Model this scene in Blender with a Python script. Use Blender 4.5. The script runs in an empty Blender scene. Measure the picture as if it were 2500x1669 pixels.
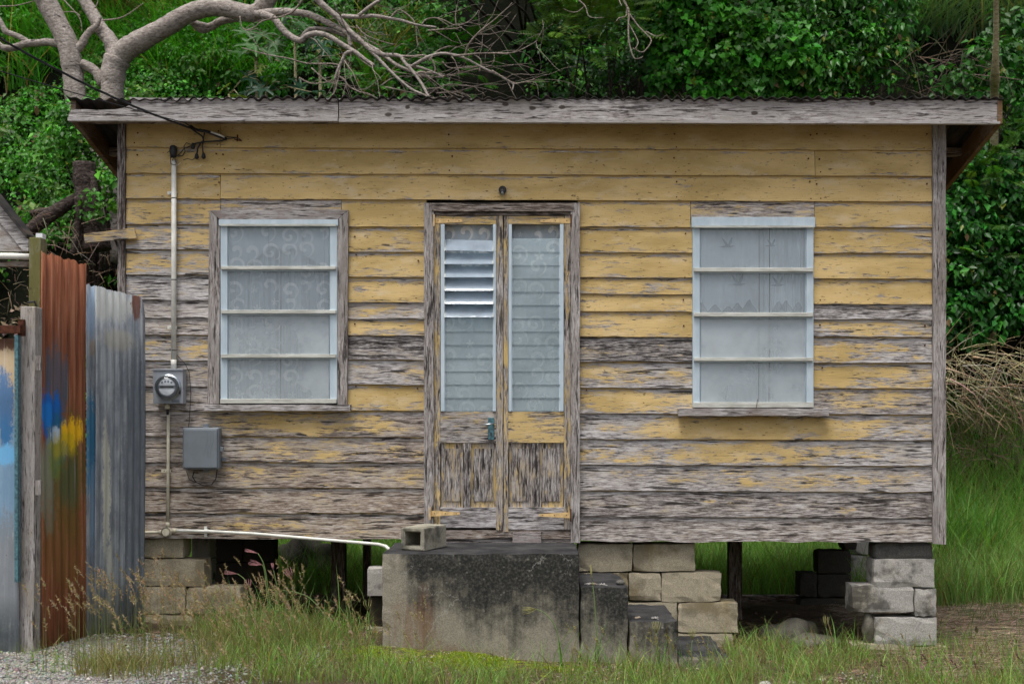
import bpy, bmesh, math, random
import numpy as np
from mathutils import Vector

random.seed(7)
rng = np.random.default_rng(11)
R = math.radians
scene = bpy.context.scene
COL = scene.collection

# ---------------------------------------------------------------- camera
F = 2936.0            # focal length in photo pixels (photo is 2500 px wide)
CAMD, CAMZ = 8.0, 1.5
VX, VY = 1300.0, 1050.0
cd = bpy.data.cameras.new('camera')
cd.sensor_width = 36.0
cd.lens = F / 2500.0 * 36.0
cd.shift_x = (1250.0 - VX) / 2500.0
cd.shift_y = (VY - 834.5) / 2500.0
cd.clip_end = 500
cd.dof.use_dof = True
cd.dof.focus_distance = 8.0
cd.dof.aperture_fstop = 2.8
cam = bpy.data.objects.new('camera', cd)
cam.location = (0, -CAMD, CAMZ)
cam.rotation_euler = (R(90), 0, 0)
COL.objects.link(cam)
scene.camera = cam

# ---------------------------------------------------------------- sky and sun (overcast)
SUN_EL, SUN_AZ = 71.0, 205.0
world = bpy.data.worlds.new('World')
scene.world = world
world.use_nodes = True
wn = world.node_tree
wn.nodes.clear()
sky = wn.nodes.new('ShaderNodeTexSky')
sky.sky_type = 'NISHITA'
sky.sun_disc = False
sky.sun_elevation = R(SUN_EL)
sky.sun_rotation = R(SUN_AZ)
sky.dust_density = 6.0
sky.ozone_density = 1.0
hs = wn.nodes.new('ShaderNodeHueSaturation')
hs.inputs['Saturation'].default_value = 0.50
bg = wn.nodes.new('ShaderNodeBackground')
bg.inputs['Strength'].default_value = 0.115
wo = wn.nodes.new('ShaderNodeOutputWorld')
wn.links.new(sky.outputs[0], hs.inputs['Color'])
wn.links.new(hs.outputs[0], bg.inputs['Color'])
wn.links.new(bg.outputs[0], wo.inputs['Surface'])

sd = bpy.data.lights.new('sun', 'SUN')
sd.energy = 1.5
sd.angle = R(25)
sd.color = (1.0, 0.985, 0.955)
sun = bpy.data.objects.new('sun', sd)
# direction the light comes from: front left, high
az = R(-28)          # measured from -Y (camera side) towards -X
d = Vector((math.sin(az) * math.cos(R(SUN_EL)), -math.cos(az) * math.cos(R(SUN_EL)), math.sin(R(SUN_EL))))
sun.rotation_euler = d.to_track_quat('Z', 'Y').to_euler()
sun.location = d * 30
COL.objects.link(sun)

vs = scene.view_settings
vs.view_transform = 'Standard'
vs.look = 'None'
vs.gamma = 1.0
vs.use_curve_mapping = False
vs.exposure = 0.62
scene.cycles.use_denoising = True
scene.cycles.max_bounces = 6
scene.cycles.transparent_max_bounces = 16

# ---------------------------------------------------------------- helpers
def P(px, py, y=0.0):
    s = (CAMD + y) / F
    return Vector(((px - VX) * s, y, CAMZ + (VY - py) * s))

def X(px, y=0.0): return (px - VX) * (CAMD + y) / F
def Z(py, y=0.0): return CAMZ + (VY - py) * (CAMD + y) / F

def proj(p):
    """photo pixel of world points (n,3)"""
    s = F / (CAMD + p[..., 1])
    return VX + p[..., 0] * s, VY - (p[..., 2] - CAMZ) * s

ORG = {}
def wloc(o):
    return ORG.get(o.name, Vector((0, 0, 0))) if o else Vector((0, 0, 0))

def tag(o, label=None, cat=None, group=None, kind=None):
    if label: o['label'] = label
    if cat: o['category'] = cat
    if group: o['group'] = group
    if kind: o['kind'] = kind
    return o

def thing(name, label, cat, loc, group=None):
    o = bpy.data.objects.new(name, None)
    o.empty_display_size = 0.1
    o.location = loc
    COL.objects.link(o)
    ORG[o.name] = Vector(loc)
    return tag(o, label, cat, group)

def link(name, me, parent=None, origin=None):
    """me has vertices in world space; origin moved so that local coordinates are relative to the parent"""
    o = bpy.data.objects.new(name, me)
    COL.objects.link(o)
    if parent is not None:
        w = wloc(parent)
        o.parent = parent
        ORG[o.name] = w
        if w.length > 0:
            co = np.empty(len(me.vertices) * 3, np.float32)
            me.vertices.foreach_get('co', co)
            co = co.reshape(-1, 3) - np.array(w, np.float32)
            me.vertices.foreach_set('co', co.ravel())
    else:
        ORG[o.name] = Vector((0, 0, 0))
    return o

class MB:
    def __init__(s):
        s.v = []; s.f = []; s.w = []
    def add(s, vs_, fs_, w=None):
        b = len(s.v)
        s.v += [tuple(v) for v in vs_]
        s.f += [tuple(i + b for i in f) for f in fs_]
        s.w += [w] * len(vs_) if (w is None or not isinstance(w, list)) else w
        return s
    def box(s, x0, x1, y0, y1, z0, z1, w=None):
        return s.hexa([(x0, y0, z0), (x1, y0, z0), (x1, y1, z0), (x0, y1, z0), (x0, y0, z1), (x1, y0, z1), (x1, y1, z1), (x0, y1, z1)], w)
    def hexa(s, v, w=None):
        return s.add(v, [(0, 3, 2, 1), (4, 5, 6, 7), (0, 1, 5, 4), (1, 2, 6, 5), (2, 3, 7, 6), (3, 0, 4, 7)], w)
    def prism(s, poly, y0, y1, w=None):
        """poly: list of (x,z), counter-clockwise seen from -Y; extruded y0 (front) .. y1"""
        n = len(poly)
        v = [(x, y0, z) for x, z in poly] + [(x, y1, z) for x, z in poly]
        f = [tuple(range(n)), tuple(range(2 * n - 1, n - 1, -1))]
        f += [(i, i + n, (i + 1) % n + n, (i + 1) % n) for i in range(n)]
        return s.add(v, f, w)
    def tube(s, pts, rad, n=8, w=None, cap=True):
        pts = [Vector(p) for p in pts]
        m = len(pts)
        if not hasattr(rad, '__len__'): rad = [rad] * m
        base = len(s.v)
        up = Vector((0.13, 0.31, 0.94))
        for i, p in enumerate(pts):
            t = (pts[min(i + 1, m - 1)] - pts[max(i - 1, 0)])
            if t.length < 1e-9: t = Vector((0, 0, 1))
            t.normalize()
            if i == 0:
                a = t.cross(up)
                if a.length < 0.1: a = t.cross(Vector((1, 0, 0)))
                a.normalize()
            else:
                a = (a - t * a.dot(t)).normalized()
            b = t.cross(a)
            for k in range(n):
                th = 2 * math.pi * k / n
                s.v.append(tuple(p + (a * math.cos(th) + b * math.sin(th)) * rad[i])); s.w.append(w)
        for i in range(m - 1):
            for k in range(n):
                q = base + i * n
                s.f.append((q + k, q + (k + 1) % n, q + n + (k + 1) % n, q + n + k))
        if cap:
            s.f.append(tuple(base + k for k in range(n))[::-1])
            s.f.append(tuple(base + (m - 1) * n + k for k in range(n)))
        return s
    def lathe(s, prof, c, axis='y', n=20, w=None):
        """prof: (r, h) pairs along axis; c centre"""
        b = len(s.v)
        for r_, h in prof:
            for k in range(n):
                th = 2 * math.pi * k / n
                u, v = r_ * math.cos(th), r_ * math.sin(th)
                s.v.append((c[0] + u, c[1] + h, c[2] + v) if axis == 'y' else (c[0] + u, c[1] + v, c[2] + h)); s.w.append(w)
        for i in range(len(prof) - 1):
            for k in range(n):
                q = b + i * n
                s.f.append((q + k, q + (k + 1) % n, q + n + (k + 1) % n, q + n + k))
        s.f.append(tuple(b + k for k in range(n))[::-1]); s.f.append(tuple(b + (len(prof) - 1) * n + k for k in range(n)))
        return s
    def build(s, name, m, parent=None, smooth=False, bevel=0.0, seg=1, wear=None, rough=0.0):
        me = bpy.data.meshes.new(name)
        me.from_pydata(s.v, [], s.f)
        if wear is not None or any(q is not None for q in s.w):
            at = me.attributes.new('wear', 'FLOAT_COLOR', 'POINT')
            dflt = wear or (0, 0, 0)
            arr = np.array([((q or dflt) + (1.0,)) for q in s.w], np.float32)
            at.data.foreach_set('color', arr.ravel())
        bm = bmesh.new(); bm.from_mesh(me)
        bmesh.ops.recalc_face_normals(bm, faces=bm.faces)
        if bevel > 0:
            es = [e for e in bm.edges if len(e.link_faces) == 2 and e.calc_face_angle(0) > 0.6]
            bmesh.ops.bevel(bm, geom=es, offset=bevel, segments=seg, affect='EDGES', profile=0.6)
        if rough > 0:
            for v in bm.verts:
                v.co += Vector((random.uniform(-1, 1), random.uniform(-1, 1), random.uniform(-1, 1))) * rough
        bm.to_mesh(me); bm.free()
        if smooth:
            me.polygons.foreach_set('use_smooth', [True] * len(me.polygons))
        me.materials.append(m)
        return link(name, me, parent)

def np_mesh(name, V, Fc, m, parent=None, col=None, smooth=False, nv=3):
    V = np.asarray(V, np.float32); Fc = np.asarray(Fc, np.int32)
    me = bpy.data.meshes.new(name)
    me.vertices.add(len(V)); me.vertices.foreach_set('co', V.ravel())
    k = Fc.shape[1]
    me.loops.add(Fc.size); me.loops.foreach_set('vertex_index', Fc.ravel())
    me.polygons.add(len(Fc))
    me.polygons.foreach_set('loop_start', np.arange(0, Fc.size, k, dtype=np.int32))
    me.polygons.foreach_set('loop_total', np.full(len(Fc), k, np.int32))
    if smooth: me.polygons.foreach_set('use_smooth', np.ones(len(Fc), bool))
    me.update(calc_edges=True)
    if col is not None:
        at = me.attributes.new('tint', 'FLOAT_COLOR', 'POINT')
        c4 = np.ones((len(V), 4), np.float32); c4[:, :3] = col
        at.data.foreach_set('color', c4.ravel())
    me.materials.append(m)
    return link(name, me, parent)

def wav(p, freq, seed, n=7):
    """smooth pseudo noise about -1..1 at points p (n,3)"""
    r = np.random.default_rng(seed)
    out = np.zeros(len(p))
    for i in range(n):
        k = r.normal(size=3); k /= np.linalg.norm(k)
        k *= freq * r.uniform(0.6, 1.6)
        out += np.sin(p @ k * 6.28 + r.uniform(0, 6.28))
    return out / math.sqrt(n) * 0.9

def unit(a):
    return a / np.maximum(np.linalg.norm(a, axis=-1, keepdims=True), 1e-9)

# ---------------------------------------------------------------- node helper
class G:
    def __init__(s, name):
        s.m = bpy.data.materials.new(name); s.m.use_nodes = True
        s.t = s.m.node_tree; s.t.nodes.clear()
        s.out = s.t.nodes.new('ShaderNodeOutputMaterial')
        s.b = s.t.nodes.new('ShaderNodeBsdfPrincipled')
        s.t.links.new(s.b.outputs[0], s.out.inputs['Surface'])
    def n(s, typ, **kw):
        nd = s.t.nodes.new(typ)
        for k, v in kw.items(): setattr(nd, k, v)
        return nd
    def put(s, sock, v):
        if isinstance(v, bpy.types.NodeSocket): s.t.links.new(v, sock)
        elif v is not None:
            if sock.type == 'RGBA' and len(v) == 3: v = tuple(v) + (1.0,)
            sock.default_value = v
    def obj(s): return s.n('ShaderNodeTexCoord').outputs['Object']
    def rnd(s): return s.n('ShaderNodeObjectInfo').outputs['Random']
    def attr(s, name):
        a = s.n('ShaderNodeAttribute', attribute_name=name)
        return a.outputs['Color']
    def sep(s, v):
        x = s.n('ShaderNodeSeparateXYZ'); s.put(x.inputs[0], v); return x.outputs
    def sepc(s, v):
        x = s.n('ShaderNodeSeparateColor'); s.put(x.inputs[0], v); return x.outputs
    def comb(s, x, y, z):
        c = s.n('ShaderNodeCombineXYZ')
        for i, q in enumerate((x, y, z)): s.put(c.inputs[i], q)
        return c.outputs[0]
    def map(s, v, scale=(1, 1, 1), loc=(0, 0, 0), rot=(0, 0, 0)):
        m = s.n('ShaderNodeMapping'); s.put(m.inputs['Vector'], v)
        m.inputs['Scale'].default_value = scale; s.put(m.inputs['Location'], loc); m.inputs['Rotation'].default_value = rot
        return m.outputs[0]
    def noise(s, v, scale=1.0, detail=4, rough=0.6, dist=0.0):
        n = s.n('ShaderNodeTexNoise'); s.put(n.inputs['Vector'], v)
        n.inputs['Scale'].default_value = scale; n.inputs['Detail'].default_value = detail
        n.inputs['Roughness'].default_value = rough; n.inputs['Distortion'].default_value = dist
        return n.outputs[0]
    def vor(s, v, scale=1.0, feature='F1', out=0, rnd=1.0):
        n = s.n('ShaderNodeTexVoronoi', feature=feature); s.put(n.inputs['Vector'], v)
        n.inputs['Scale'].default_value = scale; n.inputs['Randomness'].default_value = rnd
        return n.outputs[out] if not isinstance(out, str) else n.outputs[out]
    def ma(s, op, a, b=None, c=None, clamp=False):
        n = s.n('ShaderNodeMath', operation=op); n.use_clamp = clamp
        for i, q in enumerate((a, b, c)):
            if q is not None: s.put(n.inputs[i], q)
        return n.outputs[0]
    def vm(s, op, a, b=None):
        n = s.n('ShaderNodeVectorMath', operation=op)
        s.put(n.inputs[0], a)
        if b is not None: s.put(n.inputs[1], b)
        return n.outputs['Value'] if op in ('LENGTH', 'DISTANCE', 'DOT_PRODUCT') else n.outputs[0]
    def mr(s, v, a, b, c=0.0, d=1.0, smooth=True):
        n = s.n('ShaderNodeMapRange', interpolation_type='SMOOTHSTEP' if smooth else 'LINEAR')
        for i, q in enumerate((v, a, b, c, d)): s.put(n.inputs[i], q)
        return n.outputs[0]
    def mix(s, f, a, b, mode='MIX'):
        n = s.n('ShaderNodeMix', data_type='RGBA', blend_type=mode)
        s.put(n.inputs[0], f); s.put(n.inputs[6], a); s.put(n.inputs[7], b)
        return n.outputs[2]
    def ramp(s, f, stops):
        n = s.n('ShaderNodeValToRGB'); s.put(n.inputs[0], f)
        e = n.color_ramp.elements
        while len(e) < len(stops): e.new(0.5)
        for i, (p, c) in enumerate(stops):
            e[i].position = p; e[i].color = tuple(c) + (1.0,)
        return n.outputs[0]
    def bump(s, h, strength=0.5, dist=0.005, normal=None):
        n = s.n('ShaderNodeBump'); s.put(n.inputs['Height'], h)
        n.inputs['Strength'].default_value = strength; n.inputs['Distance'].default_value = dist
        if normal is not None: s.put(n.inputs['Normal'], normal)
        return n.outputs[0]
    def set(s, color=None, rough=None, normal=None, spec=None, metal=None, **kw):
        if color is not None: s.put(s.b.inputs['Base Color'], color)
        if rough is not None: s.put(s.b.inputs['Roughness'], rough)
        if normal is not None: s.put(s.b.inputs['Normal'], normal)
        if spec is not None: s.put(s.b.inputs['Specular IOR Level'], spec)
        if metal is not None: s.put(s.b.inputs['Metallic'], metal)
        return s.m
    def blob(s, v, c, r, soft=0.5, warp=None):
        """soft ellipsoid mask at c (in the texture's coordinates) with radii r"""
        q = s.vm('SUBTRACT', v, c)
        q = s.vm('DIVIDE', q, r)
        l = s.vm('LENGTH', q)
        if warp is not None: l = s.ma('ADD', l, warp)
        return s.mr(l, 1.0 + soft * 0.5, 1.0 - soft * 0.5)

# ---------------------------------------------------------------- materials
def wood_mat(name, axis='x', paint=(0.615, 0.448, 0.198), gain=1.0, fine=1.0, knots=()):
    """weathered board: wear = (paint left, brownness, blackening)"""
    g = G(name)
    o = g.obj()
    rnd = g.rnd()
    o = g.vm('ADD', o, g.comb(g.ma('MULTIPLY', rnd, 9.7), g.ma('MULTIPLY', rnd, 5.3), g.ma('MULTIPLY', rnd, 7.1)))
    def sc(a, c): return (a, a, c) if axis == 'x' else (c, c, a)
    # wavy grain
    wob = g.noise(g.map(o, sc(3.0, 7.0)), 1.0, 2, 0.5)
    wv = g.ma('MULTIPLY', g.ma('SUBTRACT', wob, 0.5), 0.022)
    og = g.vm('ADD', o, g.comb(0.0, 0.0, wv) if axis == 'x' else g.comb(wv, wv, 0.0))
    patch = g.noise(g.map(og, sc(3.2, 15.0)), 1.0, 3, 0.55)
    flake = g.noise(g.map(og, sc(8.0, 46.0)), 1.0, 5, 0.68)
    grain = g.noise(g.map(og, sc(11.0, 118.0 * fine)), 1.0, 5, 0.75)
    crack = g.noise(g.map(og, sc(4.5, 66.0 * fine)), 1.0, 3, 0.5, 0.6)
    W = g.sepc(g.attr('wear'))
    f = g.ma('MULTIPLY', g.ma('SUBTRACT', W[0], 0.5), 0.66)
    edge = g.noise(g.map(og, sc(26.0, 120.0)), 1.0, 4, 0.75)
    mixn = g.ma('ADD', g.ma('MULTIPLY', patch, 0.62), g.ma('ADD', g.ma('MULTIPLY', flake, 0.95), g.ma('MULTIPLY', edge, 0.50)))
    f = g.ma('ADD', f, g.ma('SUBTRACT', mixn, 0.535))
    f = g.ma('ADD', f, g.ma('MULTIPLY', g.ma('SUBTRACT', grain, 0.5), 0.42))
    pm = g.mr(f, 0.41, 0.57)
    primer = g.mr(f, 0.22, 0.46)
    # bare wood
    tone = g.noise(g.map(o, sc(2.6, 9.0)), 1.0, 3, 0.6)
    gl = g.ma('SUBTRACT', g.ma('ADD', g.ma('ADD', g.ma('MULTIPLY', grain, 0.62), g.ma('MULTIPLY', edge, 0.20)), g.ma('MULTIPLY', g.ma('ADD', flake, tone), 0.14)), g.ma('MULTIPLY', W[2], 0.11))
    bare = g.ramp(gl, [(0.385, (0.012, 0.011, 0.011)), (0.45, (0.105, 0.095, 0.092)), (0.51, (0.285, 0.265, 0.258)), (0.57, (0.50, 0.48, 0.475)), (0.66, (0.74, 0.73, 0.74))])
    brown = g.ramp(gl, [(0.36, (0.026, 0.018, 0.013)), (0.46, (0.115, 0.076, 0.052)), (0.54, (0.25, 0.185, 0.135)), (0.62, (0.50, 0.45, 0.40)), (0.70, (0.64, 0.61, 0.58))])
    bare = g.mix(W[1], bare, brown)
    prim = g.mix(0.45, g.ramp(flake, [(0.35, (0.22, 0.20, 0.18)), (0.65, (0.45, 0.42, 0.39))]), tuple(c * 0.62 for c in paint))
    bare = g.mix(g.ma('MULTIPLY', primer, g.mr(tone, 0.42, 0.58, 0.15, 0.75)), bare, prim)
    ck = g.mr(crack, 0.36, 0.42, 1.0, 0.0)
    bare = g.mix(g.ma('MULTIPLY', ck, 0.85), bare, (0.012, 0.010, 0.009))
    # paint
    big = g.noise(g.map(o, sc(2.0, 6.0)), 1.0, 3, 0.6)
    pc = g.mix(g.mr(big, 0.35, 0.68), paint, tuple(c * k for c, k in zip(paint, (0.74, 0.72, 0.62))))
    fade = g.noise(g.map(o, sc(5.0, 12.0)), 1.0, 4, 0.65)
    pc = g.mix(g.mr(fade, 0.50, 0.72, 0, 0.45), pc, tuple(c * 0.6 + 0.26 for c in paint))
    pc = g.mix(g.mr(edge, 0.56, 0.72, 0, 0.40), pc, tuple(c * 0.62 for c in paint))
    pc = g.mix(g.mr(grain, 0.42, 0.30), pc, tuple(c * 0.50 for c in paint))
    pc = g.mix(g.mr(flake, 0.62, 0.74, 0, 0.55), pc, tuple(min(c * 1.25 + 0.03, 0.8) for c in paint))
    spk = g.noise(g.map(og, sc(26.0, 90.0)), 1.0, 3, 0.6)
    pc = g.mix(g.mr(spk, 0.36, 0.31, 0.0, 0.8), pc, (0.035, 0.026, 0.016))
    col = g.mix(pm, bare, pc)
    for kc, kr in knots:
        col = g.mix(g.ma('MULTIPLY', g.blob(g.obj(), kc, kr, 0.5, g.ma('MULTIPLY', g.ma('SUBTRACT', edge, 0.5), 0.8)), 0.88), col, (0.045, 0.030, 0.022))
    h = g.ma('ADD', g.ma('MULTIPLY', pm, 0.30), g.ma('SUBTRACT', g.ma('MULTIPLY', grain, 0.8), g.ma('MULTIPLY', ck, g.ma('SUBTRACT', 0.7, g.ma('MULTIPLY', pm, 0.6)))))
    return g.set(col, g.mr(pm, 0, 1, 0.9, 0.68), g.bump(h, 0.55, 0.006), spec=0.25)

M = {}
M['board'] = wood_mat('peeling_yellow_clapboard', 'x')
M['post'] = wood_mat('peeling_yellow_upright', 'z')
M['fascia'] = wood_mat('weathered_fascia', 'x', paint=(0.40, 0.378, 0.38))
KN = [((px - VX) * 7.776 / F, -1.324, CAMZ + (VY - py) * 7.776 / F - 0.78) for px, py in ((995, 262), (1372, 262), (1300, 264), (1234, 255), (2130, 253), (1842, 276), (948, 280))]
M['fascia_knots'] = wood_mat('knotty_fascia', 'x', paint=(0.42, 0.395, 0.395), knots=[(k, (0.022 if i else 0.016, 0.2, 0.013)) for i, k in enumerate(KN)])
M['barge'] = wood_mat('brown_barge', 'x', paint=(0.20, 0.115, 0.055))
M['trim_v'] = wood_mat('weathered_trim_upright', 'z', paint=(0.27, 0.238, 0.225))
M['trim_h'] = wood_mat('weathered_trim_flat', 'x', paint=(0.27, 0.225, 0.215))
M['pale_post'] = wood_mat('pale_split_post', 'z', paint=(0.46, 0.42, 0.40))
M['green_post'] = wood_mat('treated_post', 'z', paint=(0.16, 0.155, 0.055))

def simple(name, col, rough=0.6, spec=0.4, metal=0.0, var=0.15, scale=20, bump=0.0):
    g = G(name)
    n = g.noise(g.obj(), scale, 4, 0.6)
    c = g.mix(g.mr(n, 0.3, 0.7), tuple(x * (1 - var) for x in col), tuple(min(1, x * (1 + var)) for x in col))
    return g.set(c, rough, g.bump(n, 0.3, bump) if bump else None, spec, metal)

M['dark_wood'] = wood_mat('dark_old_timber', 'z', paint=(0.06, 0.045, 0.035))
M['dark_wood_h'] = wood_mat('dark_old_timber_flat', 'x', paint=(0.06, 0.045, 0.035))
M['interior'] = simple('interior_lining', (0.10, 0.095, 0.08), 0.9)
M['black_plastic'] = simple('black_plastic', (0.018, 0.018, 0.020), 0.5)
M['cable'] = simple('cable_sheath', (0.014, 0.014, 0.017), 0.55)
M['white_plastic'] = simple('old_white_plastic', (0.68, 0.68, 0.62), 0.45, 0.4, 0, 0.14, 14)
M['cream_plastic'] = simple('old_cream_plastic', (0.56, 0.52, 0.40), 0.45, 0.4, 0, 0.2, 14)
M['grey_plastic'] = simple('grey_plastic', (0.165, 0.190, 0.215), 0.45, 0.4, 0, 0.08, 9)
M['grey_metal'] = simple('grey_painted_metal', (0.30, 0.325, 0.36), 0.42, 0.5, 0.0, 0.10, 18)
M['chrome'] = simple('dull_metal', (0.38, 0.42, 0.45), 0.33, 0.5, 0.9, 0.2, 40)
M['blue_metal'] = simple('blue_green_lock_plate', (0.075, 0.17, 0.20), 0.45, 0.5, 0.3, 0.45, 60)
M['hinge_paint'] = simple('cream_painted_hinge', (0.66, 0.46, 0.21), 0.6, 0.3, 0, 0.2, 40)
M['rust_dark'] = simple('dark_rust', (0.075, 0.026, 0.014), 0.85, 0.2, 0, 0.5, 45, 0.004)
M['white_paint'] = simple('white_cap', (0.72, 0.74, 0.78), 0.5)

def alu():
    g = G('pale_blue_window_metal')
    o = g.obj()
    n = g.noise(g.map(o, (6, 6, 2)), 3, 4, 0.6)
    d = g.noise(o, 60, 3, 0.6)
    c = g.mix(g.mr(n, 0.3, 0.75), (0.43, 0.53, 0.60), (0.54, 0.63, 0.69))
    c = g.mix(g.mr(d, 0.58, 0.75, 0, 0.45), c, (0.45, 0.42, 0.34))
    return g.set(c, 0.42, None, 0.5)
M['alu'] = alu()
def alu2():
    g = G('weathered_ivory_window_bar')
    n = g.noise(g.map(g.obj(), (9, 9, 60)), 1, 4, 0.6)
    return g.set(g.ramp(n, [(0.3, (0.33, 0.33, 0.29)), (0.6, (0.58, 0.59, 0.54)), (0.75, (0.66, 0.67, 0.64))]), 0.5, None, 0.4)
M['alu_bar'] = alu2()

def glass(name, haze, tint=(0.965, 0.985, 0.99), dust_sheen=(0.55, 0.60, 0.62), ior=1.5, wave=0.0):
    """thin pane: fresnel reflection over clear glass with a film, brightened as painted sky reflection, of dust"""
    g = G(name)
    o = g.obj()
    g.t.nodes.remove(g.b)
    tr = g.n('ShaderNodeBsdfTransparent'); tr.inputs[0].default_value = tint + (1,)
    gl = g.n('ShaderNodeBsdfGlossy'); gl.inputs['Roughness'].default_value = 0.04
    df = g.n('ShaderNodeBsdfDiffuse'); df.inputs[0].default_value = dust_sheen + (1,)
    tl = g.n('ShaderNodeBsdfTranslucent'); tl.inputs[0].default_value = dust_sheen + (1,)
    fr = g.n('ShaderNodeFresnel'); fr.inputs['IOR'].default_value = ior
    n = g.noise(o, 3.0, 4, 0.6)
    n2 = g.noise(o, 130, 2, 0.6)
    if wave:
        g.t.links.new(g.bump(g.noise(o, 5.0, 2, 0.5), 0.4, wave), gl.inputs['Normal'])
    h = g.ma('ADD', g.mr(n, 0.3, 0.7, haze * 0.7, haze * 1.25), g.mr(n2, 0.70, 0.80, 0.0, 0.18))
    a = g.n('ShaderNodeMixShader'); g.put(a.inputs[0], 0.08)
    g.t.links.new(df.outputs[0], a.inputs[1]); g.t.links.new(tl.outputs[0], a.inputs[2])
    b = g.n('ShaderNodeMixShader'); g.put(b.inputs[0], h)
    g.t.links.new(tr.outputs[0], b.inputs[1]); g.t.links.new(a.outputs[0], b.inputs[2])
    c = g.n('ShaderNodeMixShader'); g.put(c.inputs[0], fr.outputs[0])
    g.t.links.new(b.outputs[0], c.inputs[1]); g.t.links.new(gl.outputs[0], c.inputs[2])
    g.t.links.new(c.outputs[0], g.out.inputs['Surface'])
    return g.m
M['glass'] = glass('clear_window_glass', 0.17, dust_sheen=(0.82, 0.93, 1.0), wave=0.002)
M['frosted'] = glass('frosted_sky_film_glass', 0.32, dust_sheen=(0.86, 0.95, 1.0), wave=0.002)  # frosted panes; pale film brightened to paint reflected sky
M['louvre'] = glass('louvre_glass', 0.24, tint=(0.95, 0.99, 0.99), dust_sheen=(0.76, 0.90, 0.95), wave=0.002)
M['louvre_open'] = glass('painted_sky_louvre_glass', 0.50, tint=(0.82, 0.90, 0.93), dust_sheen=(0.64, 0.76, 0.88), wave=0.002)  # heavier film than the shut louvres paints their sky reflection
M['dome'] = glass('meter_glass', 0.05, tint=(0.9, 0.92, 0.93))

def lace():
    g = G('white_lace_curtain')
    o = g.obj()
    s = g.sep(o)
    v = g.comb(s[0], 0.0, s[2])
    vo = g.n('ShaderNodeTexVoronoi', feature='F1'); vo.voronoi_dimensions = '3D'
    g.put(vo.inputs['Vector'], v); vo.inputs['Scale'].default_value = 8.5; vo.inputs['Randomness'].default_value = 0.45
    d = g.vm('SUBTRACT', v, vo.outputs['Position'])
    q = g.sep(d)
    ang = g.ma('ARCTAN2', q[2], q[0])
    r = g.ma('MULTIPLY', g.vm('LENGTH', d), 8.5)
    sp = g.ma('SINE', g.ma('ADD', ang, g.ma('MULTIPLY', r, 15.0)))
    sp = g.ma('MULTIPLY', g.mr(sp, 0.15, 0.55), g.mr(r, 0.62, 0.50))
    pet = g.ma('SINE', g.ma('MULTIPLY', ang, 5.0))
    fl = g.mr(g.ma('SUBTRACT', r, g.ma('MULTIPLY', pet, 0.07)), 0.22, 0.17)
    cs = g.sepc(vo.outputs['Color'])
    pick = g.mr(cs[0], 0.60, 0.62)
    pat = g.ma('ADD', g.ma('MULTIPLY', sp, g.ma('SUBTRACT', 1.0, pick)), g.ma('MULTIPLY', fl, pick), clamp=True)
    folds = g.noise(g.map(o, (14, 0, 0.6)), 1, 2, 0.5)
    c = g.mix(pat, (0.66, 0.74, 0.80), (0.98, 0.99, 1.0))  # bluish white paints in the sky cast of the panes
    g.t.nodes.remove(g.b)
    df = g.n('ShaderNodeBsdfDiffuse'); g.put(df.inputs[0], c)
    tl = g.n('ShaderNodeBsdfTranslucent'); g.put(tl.inputs[0], c)
    tr = g.n('ShaderNodeBsdfTransparent')
    a = g.n('ShaderNodeMixShader'); g.put(a.inputs[0], 0.06)
    g.t.links.new(df.outputs[0], a.inputs[1]); g.t.links.new(tl.outputs[0], a.inputs[2])
    b = g.n('ShaderNodeMixShader'); g.put(b.inputs[0], g.mr(pat, 0, 1, 0.86, 0.99))
    g.t.links.new(tr.outputs[0], b.inputs[1]); g.t.links.new(a.outputs[0], b.inputs[2])
    g.t.links.new(b.outputs[0], g.out.inputs['Surface'])
    return g.m
M['lace'] = lace()
def cloth(name, col, alpha):
    g = G(name)
    g.t.nodes.remove(g.b)
    df = g.n('ShaderNodeBsdfDiffuse'); df.inputs[0].default_value = col + (1,)
    tr = g.n('ShaderNodeBsdfTransparent')
    b = g.n('ShaderNodeMixShader')
    n = g.noise(g.obj(), 6, 3, 0.5)
    g.put(b.inputs[0], g.mr(n, 0.3, 0.7, alpha - 0.05, alpha + 0.04))
    g.t.links.new(tr.outputs[0], b.inputs[1]); g.t.links.new(df.outputs[0], b.inputs[2])
    g.t.links.new(b.outputs[0], g.out.inputs['Surface'])
    return g.m
M['sheer'] = cloth('plain_white_curtain', (0.88, 0.94, 0.98), 0.97)
M['print'] = cloth('grey_curtain_print', (0.24, 0.27, 0.28), 0.55)
M['print_dark'] = cloth('dark_curtain_print', (0.10, 0.115, 0.12), 0.70)

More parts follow.
